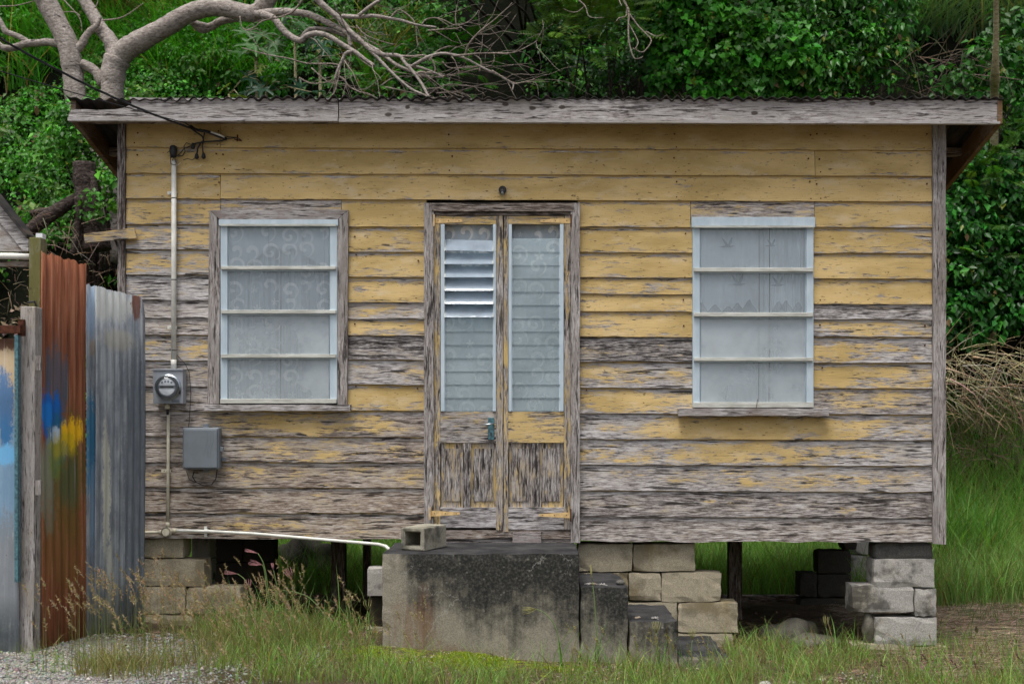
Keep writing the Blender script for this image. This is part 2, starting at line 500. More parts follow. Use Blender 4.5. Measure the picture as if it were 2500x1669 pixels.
def concrete(name, base, stain, dark, ochre=(0.30, 0.22, 0.08)):
    g = G(name)
    o = g.vm('ADD', g.obj(), g.comb(g.ma('MULTIPLY', g.rnd(), 31.0), 0.0, g.ma('MULTIPLY', g.rnd(), 17.0)))
    fine = g.noise(o, 170, 4, 0.7)
    pit = g.vor(o, 130)
    mid = g.noise(o, 7, 5, 0.65)
    big = g.noise(o, 3.1, 4, 0.6)
    c = g.mix(g.mr(fine, 0.3, 0.7), tuple(x * 0.62 for x in base), tuple(min(1, x * 1.22) for x in base))
    c = g.mix(g.mr(big, 0.52, 0.70, 0, stain), c, ochre)
    blk = g.ma('MULTIPLY', g.mr(g.ma('ADD', mid, g.ma('MULTIPLY', g.ma('SUBTRACT', big, 0.5), 1.2)), 0.47, 0.72), g.mr(fine, 0.25, 0.6, 0.7, 1.0))
    c = g.mix(g.ma('MULTIPLY', blk, dark), c, (0.022, 0.022, 0.022))
    h = g.ma('ADD', fine, g.ma('MULTIPLY', g.mr(pit, 0.0, 0.35), 0.7))
    return g.set(c, 0.92, g.bump(h, 0.7, 0.004), 0.15)
M['block'] = concrete('concrete_block', (0.43, 0.375, 0.27), 0.55, 0.42)
M['block_grey'] = concrete('grey_concrete_block', (0.44, 0.42, 0.385), 0.35, 0.80)
M['block_moss'] = concrete('mossy_concrete_block', (0.36, 0.34, 0.27), 0.35, 0.75, ochre=(0.14, 0.13, 0.05))
M['stone'] = concrete('dark_stone', (0.12, 0.118, 0.11), 0.3, 0.6)
M['stone_pale'] = concrete('pale_stone', (0.17, 0.155, 0.125), 0.4, 0.75)
M['block_dark'] = concrete('shade_toned_block', (0.06, 0.055, 0.045), 0.3, 0.5)  # dark base colour stands for the shade under the house

STEP_ORG = (0.2, -0.38, 0.1)
def steps_mat():
    g = G('mildewed_step_concrete')
    o = g.vm('ADD', g.obj(), STEP_ORG); s = g.sep(o)
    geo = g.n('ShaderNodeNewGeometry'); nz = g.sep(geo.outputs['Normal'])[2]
    fine = g.noise(o, 150, 4, 0.7)
    mid = g.noise(o, 5.5, 6, 0.68)
    run = g.noise(g.map(o, (11, 11, 1.6)), 1, 5, 0.65)
    c = g.mix(g.mr(fine, 0.3, 0.7), (0.19, 0.173, 0.135), (0.35, 0.32, 0.255))
    # black mildew, wandering, heavier below the landing edge
    t = g.ma('ADD', g.ma('MULTIPLY', g.ma('SUBTRACT', s[2], g.ma('SUBTRACT', 0.36, g.ma('MULTIPLY', s[0], 0.16))), 1.5), g.ma('ADD', g.ma('MULTIPLY', g.ma('SUBTRACT', mid, 0.5), 1.15), g.ma('MULTIPLY', g.ma('SUBTRACT', run, 0.5), 1.0)))
    edge = g.blob(o, (-0.62, -0.77, 0.33), (0.33, 3.0, 0.55), 0.9)      # cleaner left end
    left = g.mr(s[0], -0.88, -0.66, 0.75, 0.0)
    mk = g.mr(g.ma('SUBTRACT', t, left), -0.32, 0.28)
    mk = g.ma('MULTIPLY', mk, g.mr(g.noise(o, 60, 3, 0.7), 0.25, 0.6, 0.72, 1.0))
    c = g.mix(mk, c, (0.022, 0.023, 0.022))
    rs = g.ma('MULTIPLY', g.blob(o, (-0.75, -0.77, 0.27), (0.17, 3.0, 0.22), 0.9, g.ma('MULTIPLY', g.ma('SUBTRACT', mid, 0.5), 2.0)), g.mr(run, 0.35, 0.62))
    c = g.mix(g.ma('MULTIPLY', rs, 0.55), c, (0.18, 0.080, 0.035))
    rs2 = g.blob(o, (-0.53, -0.77, 0.10), (0.30, 3.0, 0.09), 1.0, g.ma('MULTIPLY', g.ma('SUBTRACT', mid, 0.5), 2.5))
    c = g.mix(g.ma('MULTIPLY', rs2, 0.55), c, (0.16, 0.085, 0.03))
    sp = g.vor(o, 19.0)
    c = g.mix(g.mr(sp, 0.16, 0.09, 0, 0.35), c, (0.30, 0.29, 0.24))
    ck = g.vor(g.vm('ADD', g.map(o, (1.6, 1.6, 3.4)), g.comb(g.ma('MULTIPLY', mid, 0.5), 0.0, g.ma('MULTIPLY', run, 0.7))), 1.0, 'DISTANCE_TO_EDGE')
    ckm = g.ma('MULTIPLY', g.mr(ck, 0.006, 0.002), g.mr(g.noise(o, 2.2, 2, 0.5), 0.60, 0.64))
    c = g.mix(g.ma('MULTIPLY', ckm, 0.5), c, (0.36, 0.35, 0.32))
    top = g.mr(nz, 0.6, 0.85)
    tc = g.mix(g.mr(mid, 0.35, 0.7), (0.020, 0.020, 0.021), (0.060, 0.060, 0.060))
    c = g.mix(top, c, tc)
    return g.set(c, 0.88, g.bump(g.ma('ADD', fine, g.ma('MULTIPLY', mid, 1.2)), 0.5, 0.005), 0.2)
M['steps'] = steps_mat()

def bark(name, a, b, c3, sc=1.0):
    g = G(name)
    o = g.obj()
    n = g.noise(g.map(o, (26 * sc, 26 * sc, 60 * sc)), 1, 4, 0.7)
    big = g.noise(o, 5, 4, 0.6)
    v = g.vor(o, 42 * sc)
    c = g.ramp(n, [(0.3, a), (0.5, b), (0.72, c3)])
    c = g.mix(g.mr(big, 0.56, 0.72, 0, 0.75), c, tuple(x * 0.28 for x in b))
    c = g.mix(g.mr(v, 0.18, 0.10, 0, 0.5), c, tuple(min(x * 1.4, 1) for x in c3))
    sca = g.noise(g.map(o, (7, 7, 34)), 1, 3, 0.6, 0.5)
    c = g.mix(g.mr(sca, 0.36, 0.30, 0, 0.85), c, tuple(x * 0.22 for x in a))
    lic = g.noise(o, 16, 4, 0.7)
    c = g.mix(g.mr(lic, 0.58, 0.68, 0, 0.5), c, tuple(min(x * 1.25 + .02, 1) for x in c3))
    return g.set(c, 0.9, g.bump(g.ma('ADD', n, g.ma('MULTIPLY', v, 0.4)), 0.8, 0.012), 0.15)
M['bark'] = bark('pale_smooth_bark', (0.12, 0.098, 0.085), (0.30, 0.262, 0.232), (0.45, 0.41, 0.375))
M['twig'] = bark('pale_twig', (0.14, 0.11, 0.09), (0.27, 0.22, 0.185), (0.42, 0.37, 0.32), 1.5)
M['bark_dark'] = bark('dark_rough_bark', (0.012, 0.009, 0.008), (0.045, 0.033, 0.028), (0.13, 0.105, 0.092), 1.0)
M['bark_olive'] = bark('olive_bark', (0.16, 0.14, 0.08), (0.38, 0.33, 0.19), (0.52, 0.47, 0.33))
M['straw_stick'] = simple('dry_stalk', (0.33, 0.27, 0.20), 0.85, 0.15, 0, 0.45, 7)

def leaf(name, rough=0.42, trans=0.28, gain=1.0):
    g = G(name)
    c = g.attr('tint')
    n = g.noise(g.obj(), 55, 2, 0.5)
    c = g.mix(g.mr(n, 0.3, 0.7, 0.0, 0.35), c, g.mix(1.0, c, (0.55, 0.6, 0.45), 'MULTIPLY'))
    g.set(c, rough, None, 0.22)
    tl = g.n('ShaderNodeBsdfTranslucent')
    g.put(tl.inputs[0], g.mix(1.0, c, (1.25, 1.35, 0.55), 'MULTIPLY'))
    a = g.n('ShaderNodeMixShader'); g.put(a.inputs[0], trans)
    g.t.links.new(g.b.outputs[0], a.inputs[1]); g.t.links.new(tl.outputs[0], a.inputs[2])
    g.t.links.new(a.outputs[0], g.out.inputs['Surface'])
    return g.m
M['leaf'] = leaf('green_leaf')
M['gloss_leaf'] = leaf('glossy_leaf', 0.30, 0.22)
M['grass'] = leaf('grass_blade', 0.55, 0.42)

def rust_sheet(blobs, name, base='rust', org=(0, 0, 0)):
    """corrugated sheet; blobs: (centre xyz world, radii, colour, strength) for sprayed paint, stains, painted shade"""
    g = G(name)
    o = g.vm('ADD', g.obj(), org)
    st = g.noise(g.map(o, (42, 42, 2.0)), 1, 4, 0.6)
    sp = g.noise(g.map(o, (90, 90, 40)), 1, 3, 0.7)
    mid = g.noise(g.map(o, (11, 11, 6.0)), 1, 5, 0.65)
    if base == 'rust':
        c = g.ramp(st, [(0.30, (0.10, 0.030, 0.014)), (0.50, (0.245, 0.080, 0.036)), (0.68, (0.34, 0.145, 0.078))])
        c = g.mix(g.mr(sp, 0.55, 0.75, 0, 0.5), c, (0.26, 0.13, 0.085))
        rough, met = 0.8, 0.0
    else:
        c = g.ramp(st, [(0.28, (0.15, 0.17, 0.195)), (0.5, (0.30, 0.33, 0.365)), (0.70, (0.48, 0.51, 0.535))])
        c = g.mix(g.mr(mid, 0.40, 0.66, 0, 0.55), c, (0.10, 0.125, 0.16))
        c = g.mix(g.mr(sp, 0.60, 0.74, 0, 0.6), c, (0.46, 0.48, 0.50))
        rough, met = 0.55, 0.0
    for (ce, ra, colr, k) in blobs:
        b = g.blob(o, ce, ra, 0.55, g.ma('ADD', g.ma('MULTIPLY', g.ma('SUBTRACT', mid, 0.5), 1.5), g.ma('ADD', g.ma('MULTIPLY', g.ma('SUBTRACT', st, 0.5), 1.1), g.ma('MULTIPLY', g.ma('SUBTRACT', sp, 0.5), 1.4))))
        c = g.mix(g.ma('MULTIPLY', b, k), c, colr)
    drip = g.noise(g.map(o, (75, 75, 1.3)), 1, 2, 0.5)
    c = g.mix(g.mr(drip, 0.70, 0.74, 0, 0.65), c, (0.42, 0.38, 0.36))
    c = g.mix(g.mr(sp, 0.34, 0.27, 0, 0.6), c, (0.022, 0.014, 0.010))
    return g.set(c, rough, g.bump(sp, 0.35, 0.003), 0.3, met)

def roof_mat():
    g = G('dark_corrugated_iron')
    o = g.obj()
    n = g.noise(g.map(o, (14, 2, 14)), 1, 4, 0.65)
    return g.set(g.ramp(n, [(0.3, (0.012, 0.012, 0.013)), (0.55, (0.04, 0.036, 0.034)), (0.75, (0.11, 0.075, 0.055))]), 0.75, None, 0.25)  # black rust and the unlit underside, both put into the colour
M['roof'] = roof_mat()

def ground_mat():
    g = G('ground_soil')
    o = g.obj(); s = g.sep(o)
    n = g.noise(o, 6, 6, 0.7); f = g.noise(o, 90, 4, 0.7); b = g.noise(o, 1.7, 4, 0.6)
    c = g.ramp(g.ma('ADD', g.ma('MULTIPLY', n, 0.6), g.ma('MULTIPLY', f, 0.4)), [(0.33, (0.035, 0.025, 0.015)), (0.5, (0.095, 0.068, 0.043)), (0.66, (0.20, 0.155, 0.11))])
    # pale crushed-stone drive at front left
    gm = g.ma('MULTIPLY', g.mr(g.ma('ADD', s[0], g.ma('MULTIPLY', b, 0.9)), -1.15, -1.75), g.mr(g.ma('ADD', s[1], g.ma('MULTIPLY', b, 0.5)), -0.35, -0.75))
    gc = g.ramp(f, [(0.3, (0.16, 0.15, 0.135)), (0.5, (0.33, 0.315, 0.29)), (0.7, (0.50, 0.49, 0.46))])
    c = g.mix(gm, c, gc)
    # moss in front of the steps
    mo = g.ma('MULTIPLY', g.blob(o, (-0.38, -0.97, 0.12), (0.62, 0.20, 1.0), 0.9, g.ma('MULTIPLY', g.ma('SUBTRACT', n, 0.5), 4.0)), g.mr(g.noise(o, 14, 4, 0.7), 0.38, 0.58))
    mc = g.ramp(f, [(0.3, (0.07, 0.10, 0.010)), (0.62, (0.28, 0.35, 0.018))])
    c = g.mix(mo, c, mc)
    # greenish film on open soil
    c = g.mix(g.mr(b, 0.52, 0.68, 0, 0.5), c, (0.05, 0.065, 0.02))
    return g.set(c, 0.95, g.bump(g.ma('ADD', n, f), 0.9, 0.02), 0.1)
M['ground'] = ground_mat()
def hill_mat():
    g = G('hill_soil_painted_shade')
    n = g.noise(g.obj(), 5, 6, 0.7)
    return g.set(g.ramp(n, [(0.3, (0.002, 0.003, 0.0015)), (0.55, (0.005, 0.006, 0.003)), (0.80, (0.018, 0.015, 0.009))]), 0.95, g.bump(n, 1, 0.05), 0.05)  # near-black colour stands in for deep shade between the plants
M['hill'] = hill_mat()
M['gravel'] = simple('crushed_stone', (0.42, 0.405, 0.375), 0.9, 0.2, 0, 0.45, 9)
M['litter'] = leaf('dead_leaf', 0.8, 0.1)

# ---------------------------------------------------------------- terrain
def gz(x, y):
    x = np.asarray(x, float); y = np.asarray(y, float)
    base = np.interp(x, [-6, -3, -0.9, 1.1, 3.5, 8], [0.30, 0.26, 0.18, 0.055, 0.035, 0.03])
    back = np.interp(x, [-6, -3, 0, 4], [0.2, 0.14, 0.09, 0.08])
    t = np.clip((y + 0.3) / 1.2, 0, 1)
    z = base * (1 - t) + back * t
    p = np.stack(np.broadcast_arrays(x, y, 0 * x), -1).reshape(-1, 3)
    n = wav(p, 0.9, 3).reshape(np.shape(z)) * 0.012 + wav(p, 3.1, 4).reshape(np.shape(z)) * 0.006
    far = np.clip(1 - (np.abs(y) - 3) / 6, 0, 1)
    return z + n * far
PY = [2.4, 3.2, 3.9, 4.5, 5.2, 6.2, 7.4, 9.5, 14, 22, 40]
PZ = [0.0, 0.27, 0.95, 1.95, 3.4, 5.4, 7.4, 9.6, 13, 17, 20]
LY = [1.6, 2.2, 2.8, 3.4, 4.2, 5.2, 6.2, 7.4, 9.5, 14, 22, 40]
LZ = [0.0, 0.8, 1.9, 2.8, 3.4, 4.4, 5.8, 7.5, 9.6, 13, 17, 20]
CY = [3.6, 4.2, 4.6, 4.95, 5.25, 6.2, 7.4, 9.5, 14, 22, 40]
CZ = [0.0, 0.15, 0.70, 1.8, 3.4, 5.4, 7.4, 9.6, 13, 17, 20]
def T(x, y):
    x = np.asarray(x, float); y = np.asarray(y, float)
    a = np.interp(y, PY, PZ); b = np.interp(y, LY, LZ)
    w = np.clip((-2.9 - x) / 0.9, 0, 1); w = w * w * (3 - 2 * w)
    w2 = np.clip((x - 3.1) / 0.8, 0, 1); w2 = w2 * w2 * (3 - 2 * w2)
    a = a * w2 + np.interp(y, CY, CZ) * (1 - w2)
    return gz(x, y) + a * (1 - w) + b * w
def grid(name, xs, ys, m, label, disp=0.0):
    gx, gy = np.meshgrid(xs, ys)
    V = np.stack([gx, gy, T(gx, gy)], -1).reshape(-1, 3)
    if disp:
        V[:, 2] += (wav(V, 0.5, 31) * 0.6 + wav(V, 1.3, 32) * 0.4) * disp * np.clip((V[:, 1] - 2.6) / 2, 0, 1)
    nx, ny = len(xs), len(ys)
    i, j = np.meshgrid(np.arange(nx - 1), np.arange(ny - 1))
    a = (j * nx + i).ravel()
    o = np_mesh(name, V, np.stack([a, a + 1, a + nx + 1, a + nx], 1), m, smooth=True)
    return tag(o, label, None, None, 'structure')
xs = np.unique(np.concatenate([np.linspace(-60, -8, 14), np.linspace(-8, 8, 129), np.linspace(8, 60, 14)]))
ys = np.unique(np.concatenate([np.linspace(-60, -4, 16), np.linspace(-4, 1.6, 60), [1.75, 2.0, 2.2, 2.4]]))
tag(grid('ground', xs, ys, M['ground'], 'bare soil, moss and crushed stone around the house'), None, 'ground')
ys2 = np.unique(np.concatenate([np.linspace(2.4, 9, 56), np.linspace(9, 40, 14)]))
tag(grid('hillside', xs, ys2, M['hill'], 'steep hillside rising behind the house, coloured near-black for deep shade', 0.10), None, 'hill')

# ---------------------------------------------------------------- house
HOUSE = thing('wooden_house', 'small weathered wooden house with peeling yellow clapboards on concrete block piers', 'house', (0, 1.1, 0.78))
SL = 0.0040
def lin(ref, py): return lambda px: py + SL * (px - ref)

def board(px0, px1, ft, fb, paint, brown=0.0, dark=0.0, parent=HOUSE, y=0.0, rag=1.0, name='siding_board'):
    """clapboard between photo columns px0..px1; ft/fb give the photo rows of its top and bottom edge"""
    L = (px1 - px0) / 367.0
    nx = max(3, int(L / 0.11))
    xs_ = np.linspace(px0 + 0.6, px1 - 0.6, nx + 1)
    if not hasattr(paint, '__len__'): paint = [paint]
    if not hasattr(brown, '__len__'): brown = [brown]
    if not hasattr(dark, '__len__'): dark = [dark]
    paint = [q * .84 + .02 if q < .86 else q - .10 for q in paint]
    def at(a, t): return float(np.interp(t, np.linspace(0, 1, len(a)), a)) if len(a) > 1 else a[0]
    b = MB()
    cols = []
    lift = random.uniform(0, 0.003)
    for i, px in enumerate(xs_):
        t = i / nx
        p_, br, dk = at(paint, t), at(brown, t), at(dark, t)
        bare = max(0.0, 1 - p_)
        j = (random.gauss(0, 0.0011) + random.gauss(0, 0.0026) * bare) * rag
        zt = Z(ft(px)) + 0.018; zb = Z(fb(px)) + j
        x = X(px)
        yo = y - 0.026 - lift + random.gauss(0, 0.0008)
        ya = y - 0.008
        top_p = min(1.0, p_ * 0.85 + 0.12)
        tt = (0.13, 0.40, 0.70, 0.82, 0.90)
        vs_ = [(x, y - 0.004, zb + 0.001), (x, yo, zb)] + [(x, yo * (1 - q) + ya * q, zb * (1 - q) + zt * q) for q in tt] + [(x, ya, zt), (x, y + 0.004, zt)]
        pj = [random.gauss(0, 0.05) for _ in range(3)]
        ws = [(p_ * 0.6, br, min(1, dk + .3)), (p_ - 0.16 + pj[0], br, dk), (p_ + pj[0], br, dk), (p_ + 0.10 + pj[1], br, dk), (p_ + .02 + pj[1], br, dk), (p_ * .8 - 0.14 + pj[2], br * .5, dk - .45), (p_ * .4 + .52, br, dk), (p_ * .4 + .55, br, dk), (p_, br, dk)]
        cols.append(len(b.v)); b.v += vs_; b.w += [tuple(float(min(1.3, max(-0.2, q))) for q in w3) for w3 in ws]
    for a, c in zip(cols[:-1], cols[1:]):
        for k in range(8):
            b.f.append((a + k, c + k, c + k + 1, a + k + 1))
        b.f.append((a + 8, c + 8, c, a))
    for c in (cols[0], cols[-1]):
        b.f.append(tuple(c + k for k in range(9)))
    return b.build(name, M['board'], parent)

# top rows
r0, r1, r2, r3 = lin(310, 284), lin(310, 361), lin(310, 424), lin(310, 486)
board(310, 540, r0, r1, .90); board(540, 2273, r0, r1, [.88, .95, .92, .95, .9, .95, .9])
board(310, 1988, r1, r2, [.82, .85, .93, .95, .95, .93]); board(1988, 2273, r1, r2, [.93, .9])
board(310, 540, r2, r3, [.78, .82]); board(540, 2273, r2, r3, [.85, .90, .9, .93, .92, .92, .9])
# row beside the openings
board(310, 540, r3, lin(330, 548), [.62, .58, .66], [0.1, .2])
board(540, 834, r3, lin(600, 545), [.35, .22, .3], .35)
board(834, 1042, r3, lin(950, 555), [.74, .84, .86])
board(1410, 1685, r3, lin(1640, 556), [.84, .80])
board(1685, 1987, r3, lin(1830, 540), [.42, .34, .42], .45)
board(1987, 2273, r3, lin(2030, 556), [.82, .85, .78])
def stack(x0, x1, ref, lines, rows):
    for k in range(len(lines) - 1):
        a = rows[k]
        p_, br, dk = (a + (0, 0))[:3] if isinstance(a, tuple) else (a, 0, 0)
        board(x0, x1, lin(ref, lines[k]), lin(ref, lines[k + 1]), p_, br, dk)
# left of the left window
stack(310, 530, 330, [548, 609, 671, 732, 776, 817, 879, 942, 1002],
      [([.50, .40, .55],), ([.55, .40, .52],), ([.22, .05, .12],), ([.10, .05], .25), ([.04, .08], .35), ([.25, .30, .38],), ([.16, .10, .2], .2, .2), ([.42, .30, .10], .3)])
# between the left window and the door
stack(838, 1042, 950, [555, 616, 677, 738.5, 779, 819, 878, 939, 1001.5],
      [([.74, .80, .78],), ([.80, .88, .84],), ([.66, .80, .66],), ([.44, .32, .20], .1), ([.55, .68, .62],), ([.12, .04, .08], 0, .6), ([.22, .16, .34], 0, .15), ([.66, .84, .76],)])
# between the door and the right window
stack(1410, 1694, 1640, [556, 618, 679, 719, 761, 823, 883, 947, 1009],
      [([.74, .84, .8],), ([.62, .78, .66],), ([.50, .72, .6],), ([.74, .8, .7],), ([.68, .78, .75],), ([.16, .04, .10], 0, .65), ([.54, .36, .46],), ([.58, .70, .52],)])
# right of the right window
stack(1976, 2273, 2030, [556, 618, 680, 743, 780, 822, 885, 947, 1010],
      [([.70, .74, .68],), ([.74, .82, .76],), ([.84, .80, .86],), ([.12, .04, .05], 0, .35), ([.34, .48, .44],), ([.64, .44, .30],), ([.70, .66, .52],), ([.22, .56, .42, .2], .1, .3)])
# full rows below the windows
stack(310, 1042, 500, [1002, 1064, 1126, 1188, 1250, 1313],
      [([.04, .18, .50, .60, .44, .12], .55, .1), ([.06, .10, .34, .40, .34, .28], .6), ([.16, .22, .26, .26, .24, .3], .75), ([.04, .06, .10, .10, .06, .04], .85), ([.08, .14, .30, .22, .16, .10], .85)])
stack(1410, 2273, 2100, [1010, 1073, 1136, 1199, 1262, 1322],
      [([.18, .34, .72, .92, .90, .66, .42, .40],), ([.26, .42, .58, .66, .42, .34, .22],), ([.10, .20, .30, .38, .24, .14], .15, .1), ([.02, .04, .08, .04, .08, .26], .25, .35), ([-.1, -.1, -.06, -.1], .40, .25)])

# nail heads with rusty collars, near joints and board ends
def nail(px, py, dy=0.0):
    MB().lathe([(.0050, -.0018), (.0058, .004)], P(px, py, -.024), 'y', 7).build('nail', M['rust_dark'], HOUSE)
for x_ in (332, 530, 549, 1100, 1650, 1975, 1999, 2260):
    for row in ((322, 352), (378, 415), (440, 476)):
        for py in row:
            if random.random() < .75: nail(x_ + random.uniform(-5, 5), py + SL * (x_ - 310) + random.uniform(-4, 4))
for x_ in (325, 870, 1020, 1430, 1670, 2005, 2258):
    for k in range(8):
        if random.random() < .5: nail(x_ + random.uniform(-5, 5), 575 + 53 * k + random.uniform(-8, 8))

# side and back walls, floor, lining
xl, xr = X(300), X(2290)
DEEP = 1.95
def roof_z(y): return 3.640 - 0.22 * (y + 0.24)
for side, xw in ((-1, xl), (1, xr)):
    zz = Z(1318)
    for k in range(17):
        z0 = zz + 0.168 * k; z1 = z0 + 0.182
        if z1 > roof_z(DEEP) - 0.03: break
        b = MB()
        b.hexa([(xw + side * .002, 0.03, z0), (xw + side * .026, 0.03, z0), (xw + side * .026, DEEP, z0), (xw + side * .002, DEEP, z0),
                (xw + side * .002, 0.03, z1), (xw + side * .010, 0.03, z1), (xw + side * .010, DEEP, z1), (xw + side * .002, DEEP, z1)])
        b.build('siding_board', M['board'], HOUSE, wear=(0.3 + .03 * k, .2, 0))
    b = MB()
    zt0 = z0 - 0.002
    b.hexa([(xw - .004, 0.03, zt0), (xw + .004 + side * .006, 0.03, zt0), (xw + .004 + side * .006, DEEP, zt0), (xw - .004, DEEP, zt0),
            (xw - .004, 0.03, roof_z(.03) - .03), (xw + .004 + side * .006, 0.03, roof_z(.03) - .03), (xw + .004 + side * .006, DEEP, roof_z(DEEP) - .03), (xw - .004, DEEP, roof_z(DEEP) - .03)])
    b.build('gable_panel', M['board'], HOUSE, wear=(.5, .2, 0))
MB().box(xl, xr, DEEP, DEEP + .03, Z(1316), roof_z(DEEP) - .03).build('back_wall', M['interior'], HOUSE)
MB().box(xl + .02, xr - .02, 0.06, DEEP - .01, Z(1316) + .05, Z(1316) + .09).build('floor', M['dark_wood_h'], HOUSE, wear=(.2, .8, .5))
for yj in (0.10, 1.0, 1.83):
    MB().box(xl + .03, xr - .03, yj, yj + .09, Z(1313) - .005, Z(1316) + .05).build('floor_joist', M['dark_wood_h'], HOUSE, wear=(.1, .8, .5))
# ceiling-height lining in front of nothing else: keeps the room dim
MB().box(xl + .03, xr - .03, 0.05, DEEP - .02, 3.02, 3.03).build('ceiling', M['interior'], HOUSE)

# corner boards
def vboard(px0, px1, py0, py1, y0, y1, m, wear, parent=HOUSE, name='corner_board', tilt=0.0, n=10, rag=0.0012, end_rag=0.0):
    b = MB(); cols = []
    for i in range(n + 1):
        t = i / n
        z = Z(py0) * (1 - t) + Z(py1) * t
        xa = X(px0 + tilt * t); xb = X(px1 + tilt * t)
        j0, j1 = random.gauss(0, rag), random.gauss(0, rag)
        e = random.uniform(0, end_rag) if i == n else 0
        w3 = tuple(min(1.2, max(-.2, q + random.gauss(0, .06))) for q in wear)
        cols.append(len(b.v))
        b.v += [(xa + j0, y0, z + e), (xb + j1, y0, z - e), (xb + j1, y1, z - e), (xa + j0, y1, z + e)]
        b.w += [w3] * 4
    for a, c in zip(cols[:-1], cols[1:]):
        for k in range(4): b.f.append((a + k, a + (k + 1) % 4, c + (k + 1) % 4, c + k))
    b.f.append(tuple(cols[0] + k for k in range(4))); b.f.append(tuple(cols[-1] + k for k in range(4)))
    return b.build(name, m, parent, bevel=0)
vboard(289, 299, 300, 1316, -0.020, 0.05, M['trim_v'], (.15, .3, .55), n=16)
vboard(299.8, 310, 296, 1314, -0.040, -0.001, M['trim_v'], (.05, .4, .9), n=16)
vboard(2273, 2304, 296, 1326, -0.046, 0.02, M['trim_v'], (.30, .25, .10), n=18, end_rag=.012)

# fascia
YF = -0.20
def fascia(px0, px1, poly_extra, wear, name='fascia_board'):
    pass
def fpt(px, py): return (X(px, YF), Z(py, YF))
lt = lambda px: 242 + 0.0022 * (px - 172)
lb = lambda px: 289 + 0.0042 * (px - 172)
# broken left board
poly = [fpt(171, 289), fpt(826.5, lb(826)), fpt(826.5, lt(826)), fpt(600, lt(600)), fpt(420, lt(420) - .5), fpt(345, 241), fpt(318, 239), fpt(321, 247), fpt(324, 254),
        fpt(316, 261), fpt(303, 266.5), fpt(285, 269.5), fpt(262, 270.2), fpt(240, 271.5), fpt(215, 269.5), fpt(196, 270), fpt(178, 269), fpt(176, 274), fpt(171, 281)]
MB().prism(poly, YF - .024, YF).build('fascia_board', M['fascia'], HOUSE, wear=(.26, .15, .05))
poly = [fpt(829, lb(829))] + [fpt(q, lb(q)) for q in (1200, 1600, 2000)] + [fpt(2437, lb(2437)), fpt(2437, lt(2437))] + [fpt(q, lt(q) + random.uniform(-.6, .6)) for q in (2200, 1900, 1500, 1100)] + [fpt(829, lt(829))]
MB().prism(poly, YF - .024, YF).build('fascia_board', M['fascia_knots'], HOUSE, wear=(.34, .15, .0))
for a, c in ((170, 826), (829, 2437)):
    MB().prism([fpt(a, lb(a) + 9), fpt(c, lb(c) + 7), fpt(c, lb(c) + 1), fpt(a, lb(a) + 1)], YF - .034, YF + .002).build('drip_edge', M['fascia'], HOUSE, wear=(.62, .05, -.3))
# right end grain block of the barge
for px, sgn, wr in ((172, 1, (.45, 1.0, .2)), (2443, -1, (.7, 1.0, -.2))):
    xb = X(px, YF)
    b = MB()
    y1 = DEEP + .2
    za, zc = Z(lb(px) + 6, YF), Z(lt(px) + 2, YF)
    dz = -0.22 * (y1 - YF)
    t_ = .032 * sgn
    y0 = YF + .003 if sgn > 0 else YF - .03
    b.hexa([(xb, y0, za), (xb + t_, y0, za), (xb + t_, y1, za + dz), (xb, y1, za + dz), (xb, y0, zc), (xb + t_, y0, zc), (xb + t_, y1, zc + dz), (xb, y1, zc + dz)])
    b.build('barge_board', M['barge'], HOUSE, wear=wr)
# purlins and rafters seen under the eaves
for yp in (-0.09, 0.40, 1.2, 1.85):
    z = roof_z(yp) - .028
    MB().box(X(186, YF), X(2430, YF), yp, yp + .06, z - .05, z).build('purlin', M['dark_wood_h'], HOUSE, wear=(.2, .7, .3))
for px in (289, 800, 1300, 1800, 2268):
    x = X(px)
    b = MB(); w_ = .045
    z0 = roof_z(.03) - .080; z1 = roof_z(DEEP) - .080
    b.hexa([(x, .03, z0 - .05), (x + w_, .03, z0 - .05), (x + w_, DEEP, z1 - .05), (x, DEEP, z1 - .05), (x, .03, z0), (x + w_, .03, z0), (x + w_, DEEP, z1), (x, DEEP, z1)])
    b.build('rafter', M['dark_wood_h'], HOUSE, wear=(.1, .7, .2))
# corrugated roof, one object a sheet
ROOF = None
wl = 0.0762
x_start, x_end = X(160, -.24), X(2450, -.24)
pos = x_start; si = 0
while pos < x_end - 0.05:
    wdt = min(0.685, x_end - pos)
    n = max(6, int(round(wdt / wl * 8)))
    xs_ = np.linspace(pos, pos + wdt, n + 1)
    y0 = -0.245 + random.uniform(-.012, .012)
    ry = np.array([y0, y0 + .03, 0.8, DEEP + .25])
    amp = 0.0120 * random.uniform(.6, 1.15); lift = 0.002 * (si % 2) + random.uniform(-.001, .001)
    V = []
    for y_ in ry:
        z_ = roof_z(y_) + amp * np.sin(xs_ / wl * 2 * math.pi + .5 * np.sin(xs_ * 7 + si * 2)) * (1 + .32 * np.sin(xs_ * 11 + si * 1.7)) + lift + 0.003 * np.sin(xs_ * 3.1)
        if si == 0: z_ = z_ + np.clip((pos + .09 - xs_) / .09, 0, 1) * 0.02
        V.append(np.stack([xs_, np.full_like(xs_, y_), z_], -1))
    V = np.concatenate(V); k = n + 1
    Fc = [[r_ * k + i, r_ * k + i + 1, (r_ + 1) * k + i + 1, (r_ + 1) * k + i] for r_ in range(3) for i in range(n)]
    o = np_mesh('roof_sheet', V, Fc, M['roof'], HOUSE, smooth=True)
    sm = o.modifiers.new('thick', 'SOLIDIFY'); sm.thickness = 0.0025
    pos += 0.61; si += 1

